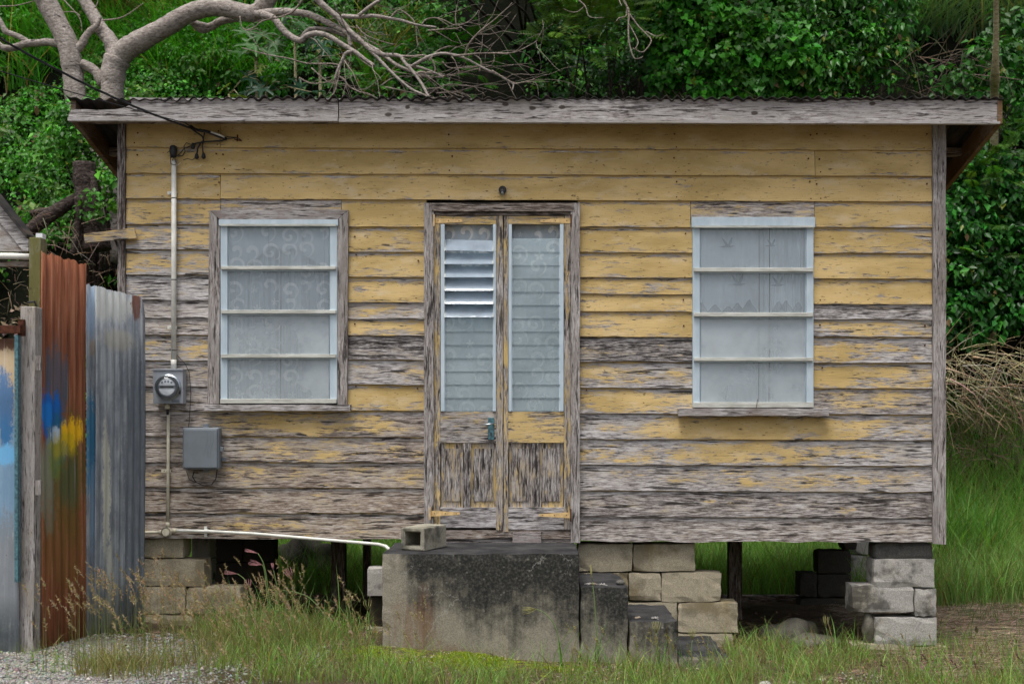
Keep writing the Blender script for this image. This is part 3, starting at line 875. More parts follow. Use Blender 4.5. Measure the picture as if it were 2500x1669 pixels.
# loose painted board nailed to the left corner
b = MB(); y_ = -.062
q = [P(204, 571, y_), P(327, 556, y_), P(334, 581, y_), P(207, 592, y_)]
b.hexa([(v.x, y_, v.z) for v in (q[3], q[2])] + [(v.x, y_ + .02, v.z) for v in (q[2], q[3])] + [(v.x, y_, v.z) for v in (q[0], q[1])] + [(v.x, y_ + .02, v.z) for v in (q[1], q[0])])
# order: front-bottom-left, front-bottom-right, back-bottom-right, back-bottom-left, then tops
b.build('nailed_board', M['board'], HOUSE, wear=(.46, .2, .25))
tag(bpy.data.objects['nailed_board'], 'short loose board with peeling yellow paint sticking out past the corner')

# ---------------------------------------------------------------- windows
def bar(px0, px1, py0, py1, y0, y1, name, m, parent, wear=None, bevel=0.0):
    return MB().box(X(px0), X(px1), y0, y1, Z(py1), Z(py0)).build(name, m, parent, wear=wear, bevel=bevel)
def curtain(px0, px1, py0, py1, y0, m, parent, name='curtain', folds=9, amp=0.008, seed=0, bottom=None):
    n = 90
    r_ = np.random.default_rng(seed)
    xs_ = np.linspace(X(px0), X(px1), n + 1)
    t = np.linspace(0, 1, n + 1)
    ph = r_.uniform(0, 6, 4)
    y_ = y0 + amp * (np.abs(np.sin(t * folds * 3.14 + ph[0] + .8 * np.sin(t * 7 + ph[3]))) * 1.5 - .7 + np.sin(t * folds * 6.28 + ph[0]) * .2 + np.sin(t * folds * 15 + ph[1]) * .25 + np.sin(t * folds * 2.3 + ph[2]) * .6)
    rows = []
    for k, f_ in enumerate((0, .33, .66, 1)):
        z0 = Z(py0) * (1 - f_) + Z(py1) * f_
        zz = np.full_like(xs_, z0)
        if bottom is not None and k == 3: zz = np.array([Z(bottom(q)) for q in np.linspace(px0, px1, n + 1)])
        if bottom is not None and k in (1, 2): zz = Z(py0) * (1 - f_) + np.array([Z(bottom(q)) for q in np.linspace(px0, px1, n + 1)]) * f_
        rows.append(np.stack([xs_ + .004 * np.sin(f_ * 3 + t * 20), y_ + f_ * .004, zz], -1))
    V = np.concatenate(rows); k = n + 1
    Fc = [[a * k + i, a * k + i + 1, (a + 1) * k + i + 1, (a + 1) * k + i] for a in range(3) for i in range(n)]
    return np_mesh(name, V, Fc, m, parent, smooth=True)

def window(x0, x1, rows, bars, top, bot, side, ytop):
    """rows: pane photo rows; bars: horizontal bar rows"""
    b = MB()
    yf = -0.050
    oc = [(X(x0), Z(bot[1] - 1)), (X(x1), Z(bot[1] - 1)), (X(x1), Z(top[0] + 1)), (X(x0), Z(top[0] + 1))]
    ic = [(X(x0 + side), Z(bot[0] + 4)), (X(x1 - side), Z(bot[0] + 4)), (X(x1 - side), Z(top[1] - 2)), (X(x0 + side), Z(top[1] - 2))]
    vv = [(a_, y_, z_) for y_ in (yf, -.004) for lp in (oc, ic) for a_, z_ in lp]
    ff = []
    for k in range(4):
        n_ = (k + 1) % 4
        ff += [(k, n_, 4 + n_, 4 + k), (8 + k, 12 + k, 12 + n_, 8 + n_), (k, 8 + k, 8 + n_, n_), (4 + k, 4 + n_, 12 + n_, 12 + k)]
    b.add(vv, ff)
    w = b.build('window', M['alu'], HOUSE, bevel=0.0015)
    bar(x0 - 3, x1 + 3, top[0], top[1], yf - .014, -.005, 'top_rail', M['alu'], w, bevel=.002)
    bar(x0 + 1.5, x1 - 1.5, top[1] - 4, top[1] + 1, yf - .022, yf - .015, 'drip_strip', M['alu_bar'], w)
    for k, (a, c) in enumerate(bars):
        bar(x0 + 2, x1 - 2, a + 1, c - 3, yf - .020, yf + .012, 'glazing_bar', M['alu_bar'], w, bevel=.002)
        bar(x0 + 4, x1 - 4, c - 2.6, c, yf - .006, yf + .010, 'bar_lip', M['alu'], w)
    bar(x0 + 1, x1 - 1, bot[0] + 3, bot[1], yf - .020, -.006, 'bottom_rail', M['alu_bar'], w, bevel=.002)
    # inner reveal
    for a, c in ((x0 + side, x0 + side + 3), (x1 - side - 3, x1 - side)):
        bar(a, c, top[1] + 1, bot[0] + 2, yf + .018, .0, 'inner_stile', M['alu'], w)
    for k, (a, c) in enumerate(rows):
        y1 = yf + .006
        bb = MB()
        xa, xb_ = X(x0 + side + 3.2), X(x1 - side - 3.2)
        za, zb_ = Z(a - 1.5), Z(c + 2.5)
        bb.hexa([(xa, y1 - .002, zb_), (xb_, y1 - .002, zb_), (xb_, y1 + .002, zb_), (xa, y1 + .002, zb_), (xa, y1 + .012, za), (xb_, y1 + .012, za), (xb_, y1 + .016, za), (xa, y1 + .016, za)])
        bb.build('pane', M['glass'] if k < 2 else M['frosted'], w)
    return w
WL = window(543, 826, [(557, 652), (665, 759), (772, 866), (879, 971)], [(652, 664), (758, 770.5), (865, 877.5)], (540, 555), (971, 985), 17, 540)
tag(WL, 'four-pane pale blue window with scrolled lace curtain in a grey wooden surround')
WR = window(1689, 1982, [(560, 657), (672, 765), (780, 874), (887, 979)], [(656, 669.5), (764, 778), (873, 885.5)], (534, 559), (979, 995), 17, 534)
tag(WR, 'four-pane pale blue window with a printed scenic curtain, set straight into the boards')
# wooden surround of the left window, mitred
def quadboard(pts, y0, y1, m, parent, wear, name):
    return MB().prism([(X(a), Z(c)) for a, c in pts], y0, y1).build(name, m, parent, wear=wear)
TY0, TY1 = -0.050, -0.003
quadboard([(543, 539), (826, 539), (852.5, 516), (516.5, 516)][::1], TY0, TY1, M['trim_h'], WL, (.36, .1, .0), 'surround_board')
quadboard([(511, 986), (540, 986), (542.5, 540), (516, 517)], TY0 - .001, TY1, M['trim_v'], WL, (.34, .25, .05), 'surround_board')
quadboard([(827, 988), (850, 988), (853, 517), (826.5, 540)], TY0 - .001, TY1, M['trim_v'], WL, (.34, .25, .05), 'surround_board')
def sill(px0, px1, py0, py1, yf, parent, wear):
    n = 14; b = MB(); cols = []
    for i in range(n + 1):
        px = px0 + (px1 - px0) * i / n
        j = random.gauss(0, .0018)
        cols.append(len(b.v))
        b.v += [(X(px), yf, Z(py1) + j), (X(px), -.004, Z(py1)), (X(px), -.004, Z(py0) + .008), (X(px), yf, Z(py0) + j * .6)]
        b.w += [tuple(q + random.gauss(0, .08) for q in wear)] * 4
    for a, c in zip(cols[:-1], cols[1:]):
        for k in range(4): b.f.append((a + k, a + (k + 1) % 4, c + (k + 1) % 4, c + k))
    b.f += [tuple(cols[0] + k for k in range(4)), tuple(cols[-1] + k for k in range(4))]
    return b.build('sill', M['trim_h'], parent)
sill(507, 859, 989, 1003, -.080, WL, (.12, .0, .15))
sill(1653, 2016, 998, 1015, -.085, WR, (.32, .0, .05))
# curtains
curtain(556, 682, 530, 1000, 0.004, M['lace'], WL, folds=7, amp=.018, seed=2)
curtain(686, 816, 530, 1000, 0.006, M['lace'], WL, folds=7, amp=.018, seed=3)
peak = lambda q: 650 - 50 * max(0, 1 - abs(q - 668) / 70) if q < 690 else 650 - 45 * max(0, 1 - abs(q - 712) / 75)
curtain(556, 816, 530, 650, -.012, M['lace'], WL, name='valance', folds=5, amp=.004, seed=4, bottom=peak)
curtain(1700, 1852, 528, 1004, 0.006, M['sheer'], WR, folds=4, amp=.008, seed=5)
curtain(1855, 1878, 528, 1004, 0.020, M['sheer'], WR, folds=2, amp=.006, seed=6)
curtain(1880, 1972, 528, 1004, 0.010, M['sheer'], WR, folds=7, amp=.018, seed=7)
# flat print on the scenic curtain: hills, flying birds and reeds
def flat(polys, y_, m, name):
    b = MB()
    for poly in polys:
        n0 = len(b.v)
        for a, c in poly: b.v.append((X(a), y_, Z(c))); b.w.append(None)
        b.f.append(tuple(range(n0, n0 + len(poly))))
    me = bpy.data.meshes.new(name); me.from_pydata(b.v, [], b.f); me.materials.append(m)
    return link(name, me, WR)
hills = []
for cx, h_, w_ in ((1712, 26, 34), (1745, 20, 40), (1778, 16, 36), (1800, 24, 40), (1828, 32, 44), (1900, 28, 36), (1918, 30, 44), (1948, 26, 34)):
    hills.append([(cx - w_ / 2, 763), (cx + w_ / 2, 763), (cx + 6, 763 - h_ * .72), (cx + 2, 763 - h_), (cx - 4, 763 - h_ * .9), (cx - 9, 763 - h_ * .6)])
for k, hpoly in enumerate(hills):
    flat([hpoly], -.010 - .0006 * k, M['print'], 'curtain_print')
def bird(cx, cy, s):
    q = [(-22, 1), (-9, -1), (-5, -3), (-9, -10), (-14, -22), (-4, -14), (2, -5), (5, -13), (13, -25), (12, -12), (7, -2), (20, -1), (7, 3), (-6, 3)]
    return [[(cx + a * s, cy + b_ * s) for a, b_ in q]]
for cx, cy, s_ in ((1775, 602, .95), (1882, 600, .75), (1800, 694, 1.1), (1898, 696, .95)):
    flat(bird(cx, cy, s_), -.0105, M['print'], 'curtain_print')
def ell(cx, cy, a, c, th):
    return [(cx + a * math.cos(t) * math.cos(th) - c * math.sin(t) * math.sin(th), cy + a * math.cos(t) * math.sin(th) + c * math.sin(t) * math.cos(th)) for t in np.linspace(0, 6.28, 14)[:-1]]
flat([ell(1743, 853, 18, 6.5, R(75))], -.0105, M['print_dark'], 'curtain_print')
flat([ell(1800, 829, 16, 6, R(-60))], -.0105, M['print_dark'], 'curtain_print')
flat([[(1787, 845), (1789, 845), (1772, 978), (1769, 978)], [(1748, 872), (1750, 872), (1760, 978), (1758, 978)]], -.0106, M['print'], 'curtain_print')
# bent wire hook on the right window's bottom rail
MB().tube([P(1846, 998, -.077), P(1848, 985, -.079), P(1850, 974, -.078)], .002, 6).build('wire_hook', M['rust_dark'], WR)

# ---------------------------------------------------------------- door
DF = MB()
dfr = vboard(1037, 1060.5, 500, 1284, -.066, -.002, M['trim_v'], (.28, .2, .2), n=18, name='door_frame', rag=.001)
tag(dfr, 'grey weathered door frame with traces of yellow paint')
vboard(1393, 1415, 500, 1322, -.066, -.002, M['trim_v'], (.34, .2, .05), parent=dfr, name='door_jamb', n=18, rag=.001)
bar(1056, 1400, 500.5, 520, -.070, -.002, 'door_head', M['trim_h'], dfr, (.12, .55, .5))
bar(1060, 1394, 520.5, 529, -.050, -.002, 'head_stop', M['dark_wood_h'], dfr, (.1, .5, .8))
bar(1058, 1394, 1292, 1313, -.040, .0, 'threshold', M['trim_h'], dfr, (.15, .75, .3))
bar(1040, 1400, 1313.5, 1325, -.030, .02, 'threshold_base', M['fascia'], dfr, (.3, .5, .1))
bar(1252, 1321, 1296, 1325, -.070, -.041, 'wedge_block', M['trim_h'], dfr, (.55, .2, -.1))

def door_leaf(xa, xb, st_l, st_r, lv, bot, flip, label):
    """xa..xb outer stile edges, st_l/st_r stile widths, lv = louvre opening (x0,x1)"""
    root = vboard(xa, xa + st_l, 530, bot[0], -.048, -.010, M['post'], (.40 if not flip else .44, .1, .25), name='door_leaf', n=22, rag=.0008)
    tag(root, label)
    # graded paint: upper part keeps more of it
    vboard(xb - st_r, xb, 530, bot[1], -.048, -.010, M['post'], (.34, .1, .25), parent=root, name='stile', n=22, rag=.0008)
    bar(xa + st_l, xb - st_r, 530.5, 550, -.046, -.012, 'top_rail', M['board'], root, (.50, .2, .1))
    bar(xa + st_l, xb - st_r, 1005, 1080, -.046, -.012, 'lock_rail', M['board'], root, (.30 if not flip else .55, .05, .25))
    bar(xa + st_l, xb - st_r, 1237, bot[2], -.046, -.012, 'bottom_rail', M['board'], root, (.02, .05, .1))
    return root
LA = door_leaf(1061, 1228, 15, 16, (1089, 1203), (1286, 1292, 1286), False, 'left door leaf, its upper louvres tilted open, handle on its right')
RA = door_leaf(1230, 1392.5, 11, 16.5, (1253, 1364), (1296, 1290, 1291), True, 'right door leaf with all louvres shut')
for root, (a, c), ms in ((LA, (1077, 1212), (1131, 1150)), (RA, (1242, 1375), (1299, 1316))):
    vboard(ms[0], ms[1], 1081, 1237, -.045, -.012, M['post'], (.10, .1, .75), parent=root, name='muntin', n=8, rag=.0006)
    for p0, p1, wr in ((a + 1, ms[0], (.34, .1, .25)), (ms[1], c - 1, (.40, .12, .25))):
        o = vboard(p0, p1, 1081, 1237, -.030, -.016, M['post'], wr, parent=root, name='panel', n=6, rag=0)
        # raised field
        vboard(p0 + 7, p1 - 7, 1094, 1222, -.036, -.0302, M['post'], (wr[0] - .16, .1, .5), parent=root, name='raised_field', n=6, rag=0)
# louvres
for root, lx, fx, opn in ((LA, (1089, 1203), ((1077.5, 1087), (1204, 1211.5)), 6), (RA, (1253, 1364), ((1242, 1250), (1366.5, 1375.5)), 0)):
    for a, c in fx:
        bar(a, c, 551, 1004, -.058, -.014, 'louvre_channel', M['alu'], root, bevel=.0015)
    for k in range(13):
        top_, bot_ = 585 + 32.15 * k, 585 + 32.15 * (k + 1)
        zt, zb = Z(top_), Z(bot_)
        zc = (zt + zb) / 2
        is_open = k < opn
        hh = (zt - zb) / 2 + (.006 if is_open else .002)
        ang = R(38 if is_open else 4) + R(random.uniform(-1.5, 1.5))
        if is_open: hh *= 1.02
        dy, dz = math.sin(ang) * hh, math.cos(ang) * hh
        yc = -.040
        xa, xb = X(lx[0] - 2), X(lx[1] + 2)
        sk = 0.004 if (is_open and k == 0) else 0
        b = MB()
        b.hexa([(xa, yc - dy, zc - dz + sk), (xb, yc - dy, zc - dz - sk), (xb, yc - dy + .004, zc - dz - sk), (xa, yc - dy + .004, zc - dz + sk),
                (xa, yc + dy, zc + dz + sk), (xb, yc + dy, zc + dz - sk), (xb, yc + dy + .004, zc + dz - sk), (xa, yc + dy + .004, zc + dz + sk)])
        b.build('louvre', M['louvre_open'] if is_open else M['louvre'], root)
        # bright polished lower edge is part of the glass; clips at both ends
        for e in (lx[0] - 2.4, lx[1] + .4):
            q = MB()
            w_ = 2.2
            q.hexa([(X(e), yc - dy * 1.02 - .003, zc - dz), (X(e + w_), yc - dy * 1.02 - .003, zc - dz), (X(e + w_), yc - dy + .006, zc - dz), (X(e), yc - dy + .006, zc - dz),
                    (X(e), yc + dy - .003, zc + dz), (X(e + w_), yc + dy - .003, zc + dz), (X(e + w_), yc + dy + .006, zc + dz), (X(e), yc + dy + .006, zc + dz)])
            q.build('louvre_clip', M['alu_bar'] if is_open else M['alu'], root)
    curtain(lx[0] - 10, lx[1] + 10, 548, 1010, 0.035, M['lace'], root, name='door_curtain', folds=3, amp=.006, seed=21 + opn)
# strap hinges
def strap(px0, px1, py, h0, h1, parent, y_=-.051, leafside=-1):
    b = MB()
    xa, xb = X(px0), X(px1)
    b.prism([(xa, Z(py + h0)), (xb, Z(py + h1)), (xb, Z(py - h1)), (xa, Z(py - h0))], y_, y_ + .0028)
    o = b.build('hinge', M['hinge_paint'], parent)
    for t in (.12, .5, .88):
        x = xa * (1 - t) + xb * t
        MB().lathe([(.0035, -.0015), (.003, 0.0)], (x, y_, Z(py)), 'y', 8).build('screw', M['rust_dark'], o)
    MB().box(min(xa, xa + .008 * leafside), max(xa, xa + .008 * leafside), y_ - .018, y_ + .004, Z(py + h0 + 8), Z(py - h0 - 8)).build('hinge_knuckle', M['rust_dark'] if leafside > 0 else M['hinge_paint'], o)
strap(1063, 1130, 542, 6.5, 3.5, LA)
strap(1392, 1319, 542, 6.5, 3.5, RA, leafside=1)
strap(1054, 1124, 1251, 7, 3, LA, y_=-.0715)
strap(1391, 1316, 1255, 7, 3, RA, y_=-.0715, leafside=1)
hp = MB().box(X(1192), X(1207), -.054, -.0485, Z(1073), Z(1019)).build('lock_plate', M['blue_metal'], LA, bevel=.0015)
MB().tube([P(1203, 1034, -.056), P(1203, 1034, -.078), P(1196, 1035, -.084), P(1172, 1037, -.084)], [.006, .006, .0055, .0035], 10).build('lever_handle', M['chrome'], hp, smooth=True)
MB().box(X(1198), X(1201), -.0552, -.0541, Z(1063), Z(1055)).build('keyhole', M['black_plastic'], hp)

# ---------------------------------------------------------------- fixtures on the wall
YW = -0.034
def clip(px, py, vert, parent, m, r_):
    y_ = YW - .002
    b = MB()
    if vert: b.box(X(px - 12), X(px + 12), y_ - .002, y_, Z(py + 4), Z(py - 4))
    else: b.box(X(px - 4), X(px + 4), y_ - .002, y_, Z(py + 13), Z(py - 13))
    c = P(px, py, y_ - .012)
    d = Vector((0, 0, .009)) if vert else Vector((.009, 0, 0))
    b.tube([c - d, c + d], r_ + .002, 14)
    o = b.build('clip', m, parent, bevel=.0008)
    for s_ in (-9, 9):
        q = P(px + s_, py, y_ - .002) if vert else P(px, py + s_, y_ - .002)
        MB().lathe([(.0032, -.0012), (.0032, 0)], q, 'y', 8).build('screw', M['black_plastic'], o)
CU = thing('conduit_pipe', 'upright white plastic conduit with clips running down to the electric meter', 'pipe', P(424, 903, YW))
MB().tube([P(424.5, 392, YW - .017), P(424.5, 650, YW - .017), P(424, 905, YW - .017)], .0165, 16).build('pipe', M['white_plastic'], CU, smooth=True)
for py in (484, 683, 855):
    MB().tube([P(424.5, py - 1, YW - .017), P(424.5, py + 1, YW - .017)], .0172, 16).build('joint_ring', M['black_plastic'], CU)
MB().tube([P(424, 878, YW - .017), P(424, 897, YW - .017)], .0185, 16).build('socket', M['white_plastic'], CU, smooth=True)
for py in (474, 800): clip(424.5, py, True, CU, M['white_plastic'], .0165)
# weatherhead: charred cap with conductors coming out
b = MB(); b.lathe([(.010, .060), (.022, .052), (.026, .028), (.022, 0), (.019, -.02)], P(423, 377, YW - .02), 'z', 14)
wh = b.build('weatherhead', M['black_plastic'], CU, smooth=True)
for k in range(7):
    a = P(423 + random.uniform(-8, 8), 372 + random.uniform(-10, 12), YW - .040)
    e = a + Vector((random.uniform(-.02, .035), random.uniform(-.012, .004), random.uniform(-.05, .01)))
    MB().tube([a, (a + e) / 2 + Vector((.01, -.008, .006)), e], .0022, 6).build('wire_end', M['cable'], wh)
MB().tube([P(432, 390, YW - .03), P(429, 403, YW - .036), P(417, 400, YW - .036), P(416, 384, YW - .03)], .0022, 6).build('wire_end', M['cable'], wh)

MT = thing('electric_meter', 'grey electric meter box with round glass dial beside the left window', 'meter', P(424, 987, YW))
MB().box(X(387), X(459), YW - .085, YW, Z(986), Z(905)).build('box', M['grey_metal'], MT, bevel=.004, seg=2)
MB().box(X(386), X(460), YW - .092, YW + .002, Z(906), Z(902.5)).build('box_lid', M['grey_metal'], MT, bevel=.001)
mc = P(424.5, 945, YW - .085); mc.x = X(424.5)
MB().lathe([(.084, -.001), (.084, -.012), (.076, -.018), (.076, -.024)], mc, 'y', 32).build('ring', M['chrome'], MT, smooth=False)
face = MB().lathe([(.066, -.030), (.066, -.024)], mc, 'y', 32).build('dial_face', M['grey_metal'], MT)
def facepoly(pts, y_, m, name):
    MB().prism([(mc.x + a, mc.z + c) for a, c in pts], mc.y - y_, mc.y - y_ + .002).build(name, m, face)
arc = lambda a0, a1, r_, n=12: [(r_ * math.cos(R(t)), r_ * math.sin(R(t))) for t in np.linspace(a0, a1, n)]
facepoly(arc(12, 168, .056), .036, M['white_paint'], 'register_plate')
facepoly(arc(192, 348, .054), .036, M['white_paint'], 'name_plate')
facepoly([(-.044, -.004), (.044, -.004), (.044, .005), (-.044, .005)], .038, M['black_plastic'], 'disc_slot')
for k in range(4):
    MB().lathe([(.007, -.0385), (.007, -.037)], (mc.x - .030 + .020 * k, mc.y, mc.z + .030 + (.006 if k in (1, 2) else 0)), 'y', 12).build('dial', M['grey_plastic'], face)
MB().lathe([(.074, -.024), (.073, -.060), (.066, -.074), (.050, -.082), (.001, -.086)], mc, 'y', 32).build('dome', M['dome'], MT, smooth=True)
MB().box(X(451), X(454), YW - .100, YW - .085, Z(963), Z(950)).build('seal', M['black_plastic'], MT)
MB().box(X(432), X(451), YW - .0868, YW - .0852, Z(983), Z(977)).build('rating_plate', M['grey_plastic'], MT)
MB().tube([P(408.5, 986, YW - .03), P(408.5, 998, YW - .03)], .0165, 14).build('outlet_socket', M['cream_plastic'], MT, smooth=True)
MB().tube([P(408.5, 998, YW - .03), P(409.5, 1011, YW - .018)], .009, 10).build('outlet_gland', M['black_plastic'], MT, smooth=True)

CL = thing('conduit_run', 'thin cream conduit below the meter, turning at a round junction box', 'pipe', P(409, 1300, YW))
yc = YW - .013
MB().tube([P(411, 1009, yc), P(410.5, 1150, yc), P(409, 1288, yc)], .0105, 12).build('pipe', M['cream_plastic'], CL, smooth=True)
MB().tube([P(330, 1300, yc), P(398, 1298, yc)], .0105, 12).build('pipe', M['cream_plastic'], CL, smooth=True)
MB().tube([P(420, 1294, yc), P(505, 1296, yc - .002), P(620, 1302, yc - .01), P(760, 1314, yc - .05), P(880, 1324, yc - .10), P(925, 1328, yc - .14), P(942, 1333, yc - .20), P(952, 1342, yc - .26)], .0105, 12).build('pipe', M['white_plastic'], CL, smooth=True)
jb = MB().lathe([(.031, -.040), (.026, -.040), (.026, -.030)][::1] + [(.026, -.028), (.033, -.026), (.033, 0)], P(409, 1297, YW), 'y', 24).build('junction_box', M['cream_plastic'], CL)
for a, c in ((P(398, 1298, yc), P(386, 1298.5, yc)), (P(420, 1294, yc), P(433, 1294.5, yc)), (P(409.3, 1286, yc), P(409.5, 1274, yc))):
    MB().tube([a, c], [.016, .012], 12).build('spigot', M['cream_plastic'], jb, smooth=True)
clip(410, 1149, True, CL, M['cream_plastic'], .0105)
clip(506, 1296, False, CL, M['white_plastic'], .0105)

TB = thing('utility_box', 'grey plastic utility box with rounded corners and wavy lid lines below the window', 'box', P(501, 1146, YW))
MB().box(X(457), X(545), YW - .075, YW - .002, Z(1144), Z(1043)).build('case', M['grey_plastic'], TB, bevel=.012, seg=3)
lid = MB().box(X(460), X(542), YW - .086, YW - .074, Z(1141), Z(1047)).build('lid', M['grey_plastic'], TB, bevel=.008, seg=3)
for k, off in enumerate((0, 7, 14)):
    pts = [P(503 + off + 4.0 * math.sin(t * 6.28 + .4), 1052 + 84 * t, YW - .0858) for t in np.linspace(0, 1, 14)]
    MB().tube(pts, .0016, 6).build('wavy_ridge', M['grey_plastic'], lid)
MB().box(X(540), X(553), YW - .055, YW - .030, Z(1101), Z(1090)).build('hasp', M['grey_plastic'], TB, bevel=.002)
for a, c, e, f_ in ((500, 514, 1034, 1044), (500, 514, 1143, 1151), (545, 556, 1116, 1125)):
    MB().box(X(a), X(c), YW - .010, YW - .002, Z(f_), Z(e)).build('lug', M['grey_plastic'], TB, bevel=.001)
MB().tube([P(474, 1150, YW - .02), P(470, 1163, YW - .03), P(478, 1176, YW - .03), P(498, 1185, YW - .03), P(517, 1182, YW - .03), P(527, 1168, YW - .025), P(530, 1146, YW - .03)], .0035, 8).build('cable_loop', M['cable'], TB, smooth=True)
MB().tube([P(432, 866, YW - .01), P(452, 888, YW - .01), P(462, 908, YW - .012), P(466, 960, YW - .01), P(462, 1030, YW - .01), P(453, 1085, YW - .01), P(452, 1140, YW - .012), P(462, 1170, YW - .02), P(480, 1178, YW - .028)], .0024, 6).build('cable_tail', M['cable'], TB, smooth=True)

LH = thing('lamp_holder', 'small black bare lamp holder on the wall above the door', 'lamp holder', P(1227, 466, YW))
MB().lathe([(.026, -.012), (.026, 0)], P(1227, 464, YW + .003), 'y', 20).build('base', M['black_plastic'], LH)
MB().tube([P(1227, 464, YW - .008), P(1227, 467, YW - .035), P(1227, 472, YW - .055)], [.019, .019, .015], 16).build('socket', M['black_plastic'], LH, smooth=True)
MB().tube([P(1227, 471, YW - .052), P(1227, 474, YW - .064)], [.012, .010], 14).build('contact_ring', M['chrome'], LH)

# service drop: twisted cable from upper left to an anchor on the first board
SC = thing('service_cable', 'black twisted power cable sagging from upper left to an anchor under the eave', 'cable', P(590, 345, YW))
def wire(pts, r_, name='cable', m='cable', parent=None):
    return MB().tube(pts, r_, 7).build(name, M[m], parent or SC, smooth=True)
def sag(a, b_, n, s_):
    return [a.lerp(b_, t) - Vector((0, 0, s_ * 4 * t * (1 - t))) for t in np.linspace(0, 1, n)]
far = P(-420, -180, -2.2)
endp = P(482, 318, -.10)
base = sag(far, endp, 40, .10)
for k in range(3):
    wire([p + Vector((math.cos(i * .9 + k * 2.1), .3, math.sin(i * .9 + k * 2.1))) * (.0042 if i < 39 else .003) for i, p in enumerate(base)], .0036 if k else .0042)
wire(sag(P(-420, 40, -2.0), P(452, 300, -.22), 24, .02), .0032)
wire([P(452, 300, -.22), P(470, 312, -.12), P(500, 320, -.08)], .0045)
wire([endp, P(505, 321, -.07), P(535, 333, -.06), P(553, 339, -.05)], .010)
wire([P(515, 322, -.075), P(540, 331, -.07), P(548, 335, -.06)], .0060, 'splice_sleeve', 'white_plastic')
wire([P(553, 339, -.05), P(580, 336, -.045), P(589, 343, -.045)], .003)
wire([P(553, 334, -.05), P(578, 336, -.045)], .0025)
MB().tube([P(580, 329, -.048), P(579, 345, -.048)], .005, 8).build('anchor', M['rust_dark'], SC)
MB().tube([P(572, 340, -.045), P(590, 344, -.045)], .004, 8).build('anchor_pin', M['rust_dark'], SC)
# drip loops to the weatherhead
wire([P(478, 316, -.09), P(466, 306, -.08), P(465, 313, -.07), P(478, 322, -.06), P(494, 333, -.055), P(497, 343, -.05), P(490, 349, -.05), P(483, 362, -.048), P(480, 382, -.046)], .0055)
wire([P(553, 340, -.05), P(540, 344, -.048), P(500, 346, -.048), P(478, 350, -.047), P(470, 354, -.046)], .0055)
wire([P(500, 321, -.08), P(497, 335, -.06), P(494, 355, -.05), P(496, 378, -.048)], .0045)
wire([P(468, 356, -.046), P(450, 362, -.045), P(442, 372, -.045), P(433, 380, -.05)], .0035)
wire([P(466, 353, -.046), P(455, 349, -.045), P(449, 357, -.045), P(452, 370, -.045), P(446, 380, -.045), P(434, 382, -.05)], .0030)
wire([P(479, 384, -.046), P(469, 391, -.045), P(458, 387, -.045), P(447, 391, -.045)], .0025)
wire([P(448, 412, -.045), P(456, 413, -.045), P(464, 407, -.045), P(476, 409, -.045), P(487, 407, -.045), P(493, 400, -.045)], .0020, 'bare_wire_end', 'cream_plastic')
wire([P(424, 398, -.055), P(433, 404, -.055), P(441, 397, -.05)], .0018, 'bare_wire_end', 'white_plastic')
for px, py in ((471, 356), (480, 381), (497, 380)):
    MB().lathe([(.004, .02), (.012, .008), (.015, -.012), (.006, -.022)], P(px, py, -.050), 'z', 10).build('taped_joint', M['cable'], SC, smooth=True)

def rough_box(name, m, parent, x0, x1, y0, y1, z0, z1, cuts=3, chip=.010, amp=.002, seed=0, skew=None):
    bm = bmesh.new(); bmesh.ops.create_cube(bm, size=1.0)
    bmesh.ops.subdivide_edges(bm, edges=bm.edges[:], cuts=cuts, use_grid_fill=True)
    rr = random.Random(seed)
    S = Vector((x1 - x0, y1 - y0, z1 - z0)); C0 = Vector(((x0 + x1) / 2, (y0 + y1) / 2, (z0 + z1) / 2))
    for v in bm.verts:
        on = [abs(abs(c) - .5) < 1e-4 for c in v.co]
        k = sum(on)
        p = Vector((v.co.x * S.x, v.co.y * S.y, v.co.z * S.z))
        if k >= 2:
            c_ = (.35 * chip if k == 2 else .6 * chip) * (rr.random() ** 2 * 2.2 + .35)
            for i in range(3):
                if on[i]: p[i] -= math.copysign(c_, v.co[i])
        af = amp if k >= 2 else amp * .18
        p += Vector((rr.gauss(0, af), rr.gauss(0, af), rr.gauss(0, af)))
        if skew: p.z += skew * v.co.x
        v.co = p + C0
    me = bpy.data.meshes.new(name); bm.to_mesh(me); bm.free(); me.materials.append(m)
    o = link(name, me, parent)
    return o

# ---------------------------------------------------------------- concrete steps
def sx(px): return X(px, -.77)
def szz(py): return Z(py, -.77)
ST = thing('concrete_steps', 'dark mildewed concrete steps with a high landing leading up to the door', 'steps', STEP_ORG)
def stepblock(px0, px1, pyt, name, zb):
    return rough_box(name, M['steps'], ST, sx(px0), sx(px1), -.77, -.045, zb, szz(pyt), 16 if px1 - px0 > 300 else 8, .012, .0016, int(px0))
stepblock(932, 1415, 1350, 'landing', .0)
stepblock(1416.5, 1534, 1432, 'step', -.03)
stepblock(1535.5, 1655, 1515, 'step', -.05)
stepblock(1656.5, 1778, 1600, 'step', -.08)
